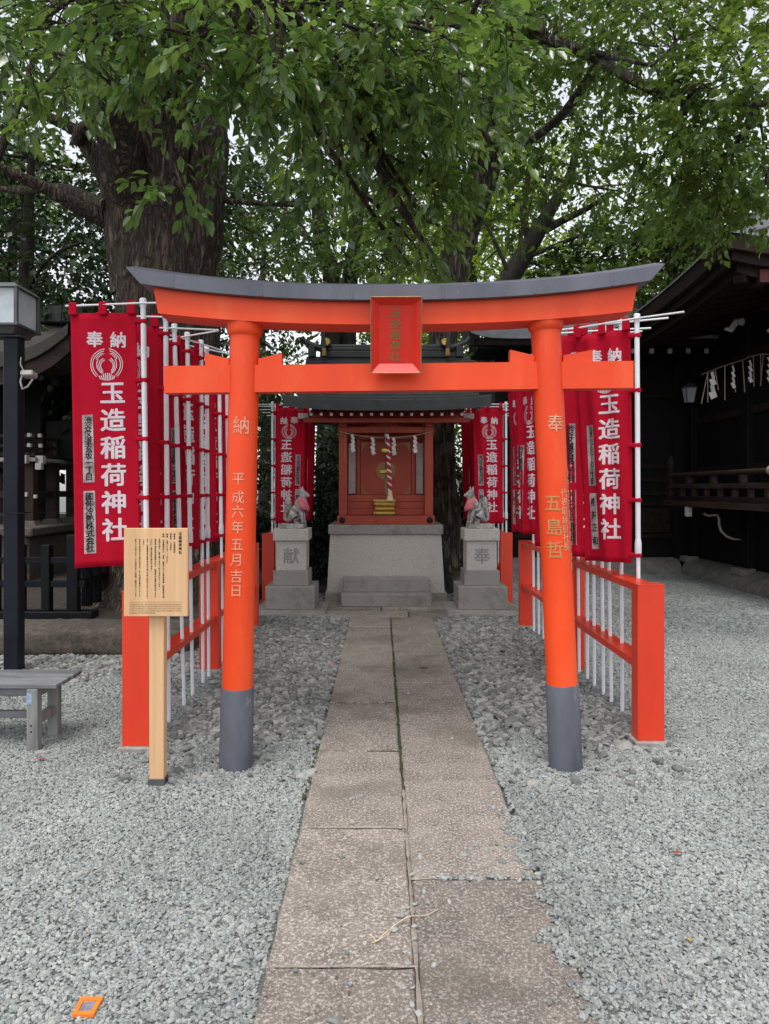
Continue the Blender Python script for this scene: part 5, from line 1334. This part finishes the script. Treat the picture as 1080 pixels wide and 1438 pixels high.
class Tree:
    def __init__(s, name, base, label, bark, group=None):
        s.t = thing(name, base, label, 'tree', group); s.bark = bark; s.tubes = MB(); s.L = []; s.pts = []
    def trunk(s, pts, rad, n=20, amp=.12, flare=.5, seed=1):
        o = noise_tube(pts, rad, n, amp, seed, flare).build('trunk', MAT[s.bark], s.t, smooth=True, angle=70)
        s.pts += [Vector(p) for p in pts[1:]]; s.rad_end = rad[-1]
        return o
    def limb(s, pts, rad, n=10, amp=.08, seed=2):
        o = noise_tube(pts, rad, n, amp, seed).build('limb', MAT[s.bark], s.t, smooth=True, angle=70); s.pts += [Vector(p) for p in pts[1:]]
        return o
    def blob(s, c, r, n, leaf, length, m, mat, tmpl=FAR_T, droop=.45, link=True, shell=.5, down=-.25, tint=None, twigs=0):
        c = Vector(c)
        B, d = blob_pts(c, r, n, shell)
        T = unit(d * .8 + LR.normal(0, .45, (n, 3)) + np.array([0, 0, down]))
        ti = None if tint is None else np.clip(LR.normal(tint, .14, n), 0, 1)
        s.L.append((mat, id(tmpl), tmpl, make_sprays(B, T, length, m, leaf, droop, tintv=ti)))
        if link and s.pts:
            a = min(s.pts, key=lambda p: (p - c).length + (1.5 if p.z > c.z + 1 else 0))
            L_ = (c - a).length
            r0 = min(.06, .012 + .012 * L_)
            path_ = curve_between(a, c, .06); s.tubes.tube(path_, [r0 * (1 - .7 * i / 6) for i in range(7)], 6, False)
            for k in range(max(3, min(9, n // 14))):
                j = LR.randint(n); st_ = path_[LR.randint(3, 7)]
                e = Vector(B[j]); s.tubes.tube(curve_between(st_, e, .05, 5), [r0 * .32 * (1 - .7 * i / 5) + .002 for i in range(6)], 5, False)
        if twigs:
            for j in range(min(twigs, n)):
                a = Vector(B[j]); t_ = Vector(T[j]); s.tubes.tube([a - t_ * length * .3, a, a + t_ * length * .5 - Vector((0, 0, length * .07)), a + t_ * length - Vector((0, 0, length * .28))], [.0035, .003, .0022, .0012], 4, False)
    def finish(s, individual=0):
        if s.tubes.v: s.tubes.build('branches', MAT[s.bark], s.t, smooth=True, angle=70)['kind'] = 'stuff'
        groups = {}
        for mat, key, tmpl, arr in s.L: groups.setdefault((mat, key), (tmpl, []))[1].append(arr)
        first = None
        org = np.array(ORIGIN[s.t.name])
        for (mat, key), (tmpl, arrs) in groups.items():
            P, D, Nn, S, ti = [np.concatenate([a[i] for a in arrs]) for i in range(5)]
            if individual and tmpl is NEAR_T:
                # the leaves that show largest in the picture are parts of their own
                fx = (P[:, 0] * F / P[:, 1] + VX); fy = (HY - (P[:, 2] - CAMZ) * F / P[:, 1])
                vis = (fx > 15) & (fx < 1065) & (fy > 12) & (fy < 400) & (P[:, 1] > 1)
                size = np.where(vis, S / np.maximum(P[:, 1], .1), 0)
                idx = np.argsort(-size)[:individual]
                protos_ = []
                for k in range(4):
                    pm = leaf_mesh('leaf', np.zeros((1, 3)), np.array([[1., 0, 0]]), np.array([[0, 0, 1.]]), np.array([1.]), np.array([[.15, .35, .55, .75][k]]), MAT[mat], tmpl); protos_.append(pm)
                for i in idx:
                    o = bpy.data.objects.new('leaf', protos_[int(min(3, ti[i] * 4))]); COL.objects.link(o); o.parent = s.t
                    x = D[i]; z = Nn[i]; y = np.cross(z, x)
                    o.matrix_local = Matrix(((x[0], y[0], z[0], P[i, 0] - org[0]), (x[1], y[1], z[1], P[i, 1] - org[1]), (x[2], y[2], z[2], P[i, 2] - org[2]), (0, 0, 0, 1))) @ Matrix.Scale(float(S[i]), 4)
                keep = np.ones(len(P), bool); keep[idx] = False
                P, D, Nn, S, ti = P[keep], D[keep], Nn[keep], S[keep], ti[keep]
            me = leaf_mesh('crown', P - org, D, Nn, S, ti, MAT[mat], tmpl)
            o = bpy.data.objects.new('crown', me); COL.objects.link(o); o.parent = s.t; o['kind'] = 'stuff'

# -- the great camphor on the left, its boughs hanging over the gate
A_ = Tree('camphor_tree', (-2.75, 8.8, .15), 'huge old camphor tree with furrowed trunk and boughs over the gate', 'bark_camphor')
A_.trunk([(-2.68, 8.8, .0), (-2.62, 8.8, .6), (-2.58, 8.8, 1.6), (-2.56, 8.8, 2.8), (-2.58, 8.8, 3.9), (-2.66, 8.8, 4.7)], [.76, .68, .62, .60, .62, .50], 180, .07, .35, 3)
A_.limb([(-2.75, 8.75, 3.9), (-2.93, 8.6, 4.9), (-3.0, 8.5, 6.0), (-2.95, 8.2, 7.6), (-2.8, 7.8, 9.2)], [.44, .33, .28, .24, .15], 110, .06, 5)
A_.limb([(-2.35, 8.7, 4.0), (-2.15, 8.6, 4.9), (-2.05, 8.5, 5.55), (-2.03, 8.5, 5.72)], [.40, .32, .29, .22], 110, .07, 6)
A_.limb([(-2.5, 8.6, 4.6), (-2.3, 8.0, 5.6), (-1.6, 7.0, 6.4), (-.6, 6.0, 6.7), (.5, 5.3, 6.5), (1.6, 4.9, 5.9)], [.30, .25, .20, .15, .10, .05], 16, .1, 7)
A_.limb([(-2.9, 8.5, 4.8), (-2.7, 7.2, 5.8), (-2.3, 5.6, 6.1), (-1.8, 4.4, 5.4), (-1.2, 3.8, 4.7)], [.26, .2, .15, .1, .05], 14, .1, 8)
A_.limb([tuple(at(160, 312, 8.6)), tuple(at(110, 290, 8.4)), tuple(at(60, 262, 8.2)), tuple(at(0, 235, 8.0)), tuple(at(-80, 190, 7.8))], [.11, .085, .07, .055, .03], 12, .1, 9)
A_.limb([tuple(at(165, 285, 8.6)), tuple(at(125, 205, 8.5)), tuple(at(110, 185, 8.4)), tuple(at(60, 160, 8.3)), tuple(at(0, 125, 8.2))], [.11, .085, .07, .055, .03], 12, .1, 10)
A_.limb([tuple(at(150, 290, 8.4)), tuple(at(90, 265, 8.9)), tuple(at(30, 268, 9.2)), tuple(at(-20, 262, 9.4))], [.08, .06, .045, .03], 8, .1, 11)
A_.limb([tuple(at(110, 200, 8.4)), tuple(at(115, 185, 8.3)), tuple(at(150, 150, 8.1)), tuple(at(170, 90, 8.0))], [.08, .08, .06, .04], 8, .1, 12)
near = [(40, 40, 4.3, .55, .5, .35, 30), (130, 60, 4.0, .42, .5, .3, 26), (230, 40, 3.8, .40, .4, .28, 28), (330, 55, 3.7, .36, .4, .30, 30), (395, 110, 3.8, .2, .3, .2, 14),
        (440, 40, 3.9, .4, .4, .3, 30), (530, 50, 4.1, .42, .4, .34, 34), (625, 50, 4.3, .4, .4, .36, 34), (470, 140, 4.3, .28, .3, .28, 20), (560, 130, 4.5, .34, .3, .32, 30), (640, 160, 4.7, .30, .3, .3, 26),
        (600, 220, 4.8, .25, .3, .28, 24), (590, 300, 5.0, .24, .3, .26, 22), (560, 355, 5.3, .2, .25, .16, 12), (615, 375, 5.2, .08, .1, .1, 4), (480, 210, 5.0, .2, .3, .18, 12),
        (250, 155, 3.9, .12, .15, .1, 6), (240, 250, 3.9, .09, .1, .07, 4), (60, 120, 4.6, .3, .3, .2, 10), (420, 200, 5.6, .3, .3, .2, 12), (700, 60, 5.0, .3, .3, .3, 16)]
for (x, y, d, a, b_, c, n) in near:
    A_.blob(at(x, y, d), (a, b_, c * .9), int(n * 1.65), .081, .20, 9, 'leaf_camphor', NEAR_T, droop=.42, tint=LR.uniform(.25, .75), down=-.2, twigs=99)
for (x, y, d, a, b_, c, n) in [(380, 170, 6.6, .7, .6, .5, 90), (480, 290, 7.5, .7, .6, .6, 100), (540, 200, 6.8, .7, .7, .7, 110), (640, 100, 6.8, .8, .7, .7, 120), (90, 40, 6.5, .8, .7, .4, 60), (330, 20, 6.5, .7, .7, .35, 60),
                             (30, 30, 6.6, .8, .7, .5, 80), (440, 60, 6.2, .9, .7, .5, 100), (360, 330, 9.6, .5, .4, .9, 60)]:
    A_.blob(at(x, y, d), (a, b_, c), n, .084, .26, 10, 'leaf_camphor', FAR_T, droop=.4, tint=LR.uniform(.15, .55), down=-.15)
# the crown above the picture's upper edge
for (x, y, z, r, n) in [(-4.5, 7, 8.6, 1.8, 150), (-2.2, 8.5, 10.0, 2.0, 170), (-1, 6.0, 8.2, 1.5, 140), (.8, 5.6, 7.8, 1.3, 110), (-6, 9.5, 8.4, 1.8, 120), (.6, 8.5, 9.6, 1.8, 130), (-2.4, 5.0, 7.2, 1.1, 90), (-3.5, 10.5, 8.5, 2.2, 260), (-.5, 10.5, 9.0, 2.2, 260), (-5.5, 12, 9.5, 2.2, 220), (-1.5, 7.6, 7.6, 1.3, 140), (-4.2, 9.2, 6.9, 1.3, 130), (1.8, 11.5, 9.5, 2.0, 220), (-2, 13, 10, 2.5, 240)]:
    A_.blob((x, y, z), (r, r, r * .65), n, .10, .35, 10, 'leaf_camphor', FAR_T, droop=.5, tint=.45)
A_.finish(individual=290)

# -- tree behind the shrine on the right, leaning trunk, boughs over the right side
B_ = Tree('leaning_tree', (1.05, 11.0, .05), 'tall leaning tree just behind the right side of the shrine', 'bark_grey')
B_.trunk([tuple(at(655, 835, 11.0)), tuple(at(634, 770, 11.0)), tuple(at(622, 680, 11.0)), tuple(at(620, 580, 11.0)), tuple(at(622, 480, 11.0)), tuple(at(632, 400, 10.9)), tuple(at(655, 310, 10.8)), tuple(at(682, 230, 10.6)), tuple(at(700, 120, 10.2)), tuple(at(720, -40, 9.8))], [.30, .22, .20, .20, .21, .24, .25, .23, .19, .14], 24, .08, .5, 21)
B_.limb([tuple(at(655, 310, 10.8)), tuple(at(625, 235, 10.6)), tuple(at(590, 120, 10.2))], [.16, .13, .08], 12, .1, 22)
B_.limb([tuple(at(700, 120, 10.2)), tuple(at(690, 0, 8.4)), tuple(at(712, 30, 7.2)), tuple(at(770, 55, 6.8)), tuple(at(830, 78, 6.6)), tuple(at(900, 118, 6.6)), tuple(at(960, 142, 6.6)), tuple(at(1060, 146, 6.6)), tuple(at(1150, 140, 6.6))], [.15, .10, .055, .05, .048, .045, .035, .03, .02], 10, .06, 23)
B_.limb([tuple(at(765, 50, 6.8)), tuple(at(745, 20, 6.8)), tuple(at(728, -20, 6.9)), tuple(at(715, -80, 7.0))], [.05, .05, .05, .045], 8, .05, 24)
B_.limb([tuple(at(810, 66, 6.6)), tuple(at(860, 80, 6.5)), tuple(at(915, 92, 6.4))], [.03, .025, .015], 8, .05, 25)
B_.limb([tuple(at(842, 85, 6.6)), tuple(at(790, 160, 8)), tuple(at(740, 200, 9.2))], [.04, .05, .06], 8, .05, 26)
for (x, y, d, a, b_, c, n, ti) in [(960, 40, 6.4, .7, .5, .45, 90, .55), (1040, 90, 6.4, .6, .5, .5, 90, .55), (1050, 200, 6.6, .5, .5, .5, 80, .6), (960, 190, 6.8, .55, .4, .4, 75, .6), (990, 270, 6.9, .35, .3, .3, 46, .65), (890, 60, 6.6, .55, .5, .45, 60, .5), (1010, 130, 6.0, .45, .4, .35, 60, .6), (920, 240, 7.2, .4, .3, .3, 40, .55), (820, 20, 7.0, .6, .5, .35, 50, .45), (740, 60, 7.2, .5, .5, .5, 40, .45), (1075, 260, 6.8, .3, .3, .4, 40, .6), (1005, 310, 6.9, .10, .12, .12, 9, .7)]:
    B_.blob(at(x, y, d), (a, b_, c), int(n * 1.45), .070, .22, 9, 'leaf_mid', FAR_T, droop=.45, tint=ti, down=-.2)
for (x, y, d, a, b_, c, n) in [(760, 215, 10.0, .6, .5, .5, 60), (810, 160, 9.6, 1.0, .8, .6, 110), (715, 300, 10.2, .3, .4, .4, 34), (640, 60, 9.5, 1.1, .8, .8, 150), (880, 270, 10.5, .7, .6, .5, 80), (850, 20, 9.5, 1.1, .9, .7, 120), (560, 150, 10.5, 1.0, .8, .9, 150), (720, 120, 9.8, .8, .8, .7, 90)]:
    B_.blob(at(x, y, d), (a, b_, c), n, .085, .3, 10, 'leaf_mid', FAR_T, droop=.5, tint=.4)
for (x, y, z, r, n) in [(3.0, 12.0, 9.0, 2.0, 240), (5.5, 11.5, 8.5, 2.0, 220), (2.0, 9.5, 9.6, 1.8, 150), (4.2, 8.6, 8.2, 1.6, 130), (3.5, 7.0, 7.4, 1.2, 90), (6.0, 9.5, 8.8, 1.6, 110)]:
    B_.blob((x, y, z), (r, r, r * .65), n, .09, .3, 10, 'leaf_mid', FAR_T, droop=.5, tint=.5)
B_.finish()

# -- dark forked tree to the right of the gate's top
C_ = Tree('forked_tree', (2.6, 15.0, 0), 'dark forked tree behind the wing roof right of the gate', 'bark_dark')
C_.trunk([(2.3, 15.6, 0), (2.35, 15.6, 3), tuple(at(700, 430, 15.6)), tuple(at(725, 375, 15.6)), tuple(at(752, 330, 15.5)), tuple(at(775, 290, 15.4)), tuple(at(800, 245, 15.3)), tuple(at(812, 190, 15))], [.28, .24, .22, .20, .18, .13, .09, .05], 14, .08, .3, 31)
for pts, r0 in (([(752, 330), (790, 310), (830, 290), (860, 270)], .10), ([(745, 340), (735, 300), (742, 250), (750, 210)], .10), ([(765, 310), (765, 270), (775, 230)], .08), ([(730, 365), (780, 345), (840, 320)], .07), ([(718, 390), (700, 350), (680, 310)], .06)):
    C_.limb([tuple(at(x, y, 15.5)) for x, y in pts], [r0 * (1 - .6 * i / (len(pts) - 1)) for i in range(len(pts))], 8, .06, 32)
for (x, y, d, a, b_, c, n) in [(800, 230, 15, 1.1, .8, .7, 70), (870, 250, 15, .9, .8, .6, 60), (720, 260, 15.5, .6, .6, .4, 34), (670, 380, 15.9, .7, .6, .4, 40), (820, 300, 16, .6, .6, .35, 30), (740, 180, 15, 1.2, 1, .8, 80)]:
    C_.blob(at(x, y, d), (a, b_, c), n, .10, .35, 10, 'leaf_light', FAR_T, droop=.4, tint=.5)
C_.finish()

# -- evergreen with long dark leaves
E_t = Tree('evergreen_tree', (4.6, 17.0, 0), 'dark broadleaf evergreen above the wing roof', 'bark_dark')
E_t.trunk([(4.6, 17, 0), (4.6, 17, 3), (4.7, 17, 5.2), (4.8, 17, 6.5)], [.22, .2, .16, .08], 12, .08, .3, 41)
for (x, y, d, a, b_, c, n) in [(830, 365, 16.5, 1.0, .8, .55, 120), (790, 385, 16.2, .7, .7, .4, 70), (880, 350, 16.8, .8, .7, .6, 90), (930, 330, 17, .8, .7, .8, 100), (860, 400, 16.5, .9, .7, .4, 80)]:
    E_t.blob(at(x, y, d), (a, b_, c), n, .19, .22, 9, 'leaf_dark', BIG_T, droop=.1, tint=.35, down=.1)
E_t.finish()

# -- slender trunk behind the middle of the gate
D_ = Tree('slender_tree', (-1.05, 15.0, 0), 'slender dark tree seen above the middle of the gate', 'bark_dark')
D_.trunk([(-1.15, 15, 0), (-1.1, 15, 3), tuple(at(466, 400, 15)), tuple(at(452, 350, 15)), tuple(at(446, 290, 15)), tuple(at(430, 200, 15)), tuple(at(440, 80, 15))], [.22, .2, .19, .17, .14, .1, .06], 12, .08, .3, 51)
D_.limb([tuple(at(460, 385, 15)), tuple(at(490, 368, 15)), tuple(at(525, 372, 15)), tuple(at(560, 350, 15))], [.10, .08, .06, .04], 8, .08, 52)
D_.trunk([(-.75, 15.3, 0), (-.75, 15.3, 3), tuple(at(488, 440, 15.3)), tuple(at(500, 330, 15.3)), tuple(at(520, 230, 15.3))], [.26, .24, .2, .12, .06], 12, .08, .3, 53)
for (x, y, d, a, b_, c, n) in [(420, 330, 14, .9, .8, .7, 80), (520, 330, 14.5, 1.1, .8, .7, 90), (590, 300, 15, .9, .8, .9, 80), (470, 240, 14.5, 1.2, .9, .8, 100), (360, 380, 14.5, .8, .7, .7, 70), (560, 410, 15.5, .7, .6, .4, 40), (400, 440, 14.5, .6, .6, .6, 50), (500, 470, 16, 1.0, .6, .5, 60)]:
    D_.blob(at(x, y, d), (a, b_, c), n, .10, .34, 10, 'leaf_mid', FAR_T, droop=.4, tint=.45)
D_.finish()

# -- trees further back that close the view
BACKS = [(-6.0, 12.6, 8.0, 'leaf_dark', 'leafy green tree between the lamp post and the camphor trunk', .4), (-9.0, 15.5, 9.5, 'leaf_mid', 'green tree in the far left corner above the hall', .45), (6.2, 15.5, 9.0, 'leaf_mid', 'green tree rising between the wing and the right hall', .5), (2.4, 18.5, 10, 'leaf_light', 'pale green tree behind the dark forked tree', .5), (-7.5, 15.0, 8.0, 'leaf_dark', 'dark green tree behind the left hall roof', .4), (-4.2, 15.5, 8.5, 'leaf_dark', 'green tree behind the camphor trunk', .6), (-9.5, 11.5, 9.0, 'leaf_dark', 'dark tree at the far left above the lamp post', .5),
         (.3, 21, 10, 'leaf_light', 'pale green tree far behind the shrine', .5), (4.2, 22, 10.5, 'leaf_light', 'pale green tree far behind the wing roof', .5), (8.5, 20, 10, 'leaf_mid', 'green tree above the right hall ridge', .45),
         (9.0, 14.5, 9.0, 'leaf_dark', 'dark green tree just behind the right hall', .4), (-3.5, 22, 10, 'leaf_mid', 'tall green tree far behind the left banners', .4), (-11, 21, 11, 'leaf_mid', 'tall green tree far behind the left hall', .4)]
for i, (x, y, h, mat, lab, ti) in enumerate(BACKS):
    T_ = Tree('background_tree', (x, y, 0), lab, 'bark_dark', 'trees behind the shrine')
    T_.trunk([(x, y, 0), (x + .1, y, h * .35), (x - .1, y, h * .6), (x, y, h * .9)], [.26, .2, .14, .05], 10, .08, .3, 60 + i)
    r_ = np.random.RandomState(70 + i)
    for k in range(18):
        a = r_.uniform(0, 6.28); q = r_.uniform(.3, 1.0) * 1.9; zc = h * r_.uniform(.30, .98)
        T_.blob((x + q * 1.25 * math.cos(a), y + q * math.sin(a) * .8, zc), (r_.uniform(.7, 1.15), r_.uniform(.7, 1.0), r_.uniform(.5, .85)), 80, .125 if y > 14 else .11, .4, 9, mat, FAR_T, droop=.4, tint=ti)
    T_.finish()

# -- shrubs
def shrub(x, y, z, r, h, mat, label, n=190, leaf=.075):
    t = Tree('shrub', (x, y, z), label, 'bark_dark', 'evergreen shrubs behind the shrine'); t.t['category'] = 'shrub'
    t.trunk([(x, y, z), (x + .03, y, z + h * .4), (x, y, z + h * .8)], [.05, .04, .02], 8, .08, .2, int(x * 10) + 200)
    for k in range(5):
        t.blob((x + LR.uniform(-.5, .5) * r, y + LR.uniform(-.4, .4) * r, z + h * (.18 + .17 * k)), (r * LR.uniform(.55, .8), r * .6, h * .2), n // 2, leaf, .2, 9, mat, FAR_T, droop=.3, tint=.4)
    t.finish()
for (x, y, z, r, h, lab) in ((-1.0, 11.6, .05, .6, 2.3, 'dark evergreen shrub left of the shrine posts'), (-2.1, 12.0, .1, .8, 2.6, 'dark evergreen shrub behind the far left banners'), (-.2, 12.6, .05, .7, 2.6, 'dark evergreen shrub directly behind the shrine'),
                        (1.35, 12.4, .05, .55, 2.0, 'dark evergreen shrub behind the leaning trunk'), (-3.4, 11.2, .15, .8, 2.2, 'dark shrub behind the left rack'), (1.5, 16.5, 0, 1.0, 2.8, 'green shrub seen between trunk and far right banners'), (-4.0, 13.5, .15, 1.0, 2.6, 'tall dark shrub beside the left hall')):
    shrub(x, y, z, r, h, 'leaf_dark' if 'green shrub seen' not in lab else 'leaf_light', lab)

# ------------------------------------------------------------------ small things on the ground
def fallen_leaf(p, size, yaw, col, label):
    key = 'fallen_' + col[0]
    if key not in MAT: MAT[key] = M(key, col[1], col[2], scale=60, rough=.7)
    P = np.array([[0, 0, 0]]); me = leaf_mesh('fallen_leaf', P, np.array([[math.cos(yaw), math.sin(yaw), .05]]), np.array([[.1, .15, 1.0]]) , np.array([size]), np.array([.5]), MAT[key], NEAR_T)
    o = bpy.data.objects.new('fallen_leaf', me); COL.objects.link(o); o.location = p
    so = o.modifiers.new('thick', 'SOLIDIFY'); so.thickness = .001
    tag(o, label, 'leaf', 'fallen leaves on the ground')
def gpt(px, py, z=.012): d = (CAMZ - z) * F / (py - HY); return ((px - VX) * d / F, d, z)
OR = ('orange', (.42, .10, .02), (.25, .06, .015)); PK = ('pink', (.45, .16, .14), (.3, .1, .08)); YL = ('yellow', (.45, .33, .08), (.3, .2, .05))
fallen_leaf(gpt(946, 1198, .022), .045, .3, OR, 'curled orange leaf on the gravel at the right')
fallen_leaf(gpt(588, 937, .03), .085, .1, PK, 'pink leaf lying on the right path slabs')
fallen_leaf(gpt(468, 931, .03), .07, 1.2, PK, 'reddish leaf on the coarse stones left of the path')
fallen_leaf(gpt(556, 867, .05), .08, .4, YL, 'pale leaf on the slabs before the shrine steps')
fallen_leaf(gpt(50, 1066, .02), .06, .2, PK, 'pink leaf on the gravel before the bench leg')
fallen_leaf(gpt(970, 1322, .02), .03, 1.5, YL, 'tiny yellow leaf on the gravel at the lower right')
sw = thing('straw_twig', gpt(560, 1302, PATH_Z), 'pale forked straw twig lying across the path joint', 'twig')
def tw(pts, r): return MB().tube([Vector(gpt(x, y, PATH_Z + z)) for x, y, z in pts], r, 6).build('stalk', MAT['straw_pale'], sw, smooth=True)
tw([(522, 1324, .004), (530, 1321, .006), (543, 1308, .01), (556, 1298, .012), (572, 1287, .01), (580, 1286, .006)], .0015)
tw([(528, 1322, .004), (545, 1312, .008), (553, 1300, .012), (568, 1290, .014), (579, 1286, .012), (600, 1285, .01), (615, 1277, .006)], .0012)
tw([(528, 1322, .004), (524, 1316, .004), (520, 1312, .004)], .002)
mk = thing('survey_marker', gpt(123, 1410, .012), 'small orange square marker frame lying in the gravel', 'marker')
c = [Vector(gpt(x, y, .02)) for x, y in ((101, 1423), (131, 1423), (145, 1398), (114, 1398))]; ctr = sum(c, Vector()) / 4
inn = [ctr + (p - ctr) * .62 for p in c]
mb = MB()
for lo, hi in ((.008, .017),):
    mb.add([(p.x, p.y, hi) for p in c] + [(p.x, p.y, hi) for p in inn] + [(p.x, p.y, lo) for p in c] + [(p.x, p.y, lo) for p in inn], [(k, (k + 1) % 4, 4 + (k + 1) % 4, 4 + k) for k in range(4)] + [(k, (k + 1) % 4, 8 + (k + 1) % 4, 8 + k) for k in range(4)] + [(4 + k, 4 + (k + 1) % 4, 12 + (k + 1) % 4, 12 + k) for k in range(4)])
mb.build('frame', MAT['orange_plastic'], mk)
mb = MB(); mb.add([(p.x, p.y, .013) for p in inn], [(0, 1, 2, 3)]); mb.build('plate', MAT['plate'], mk)
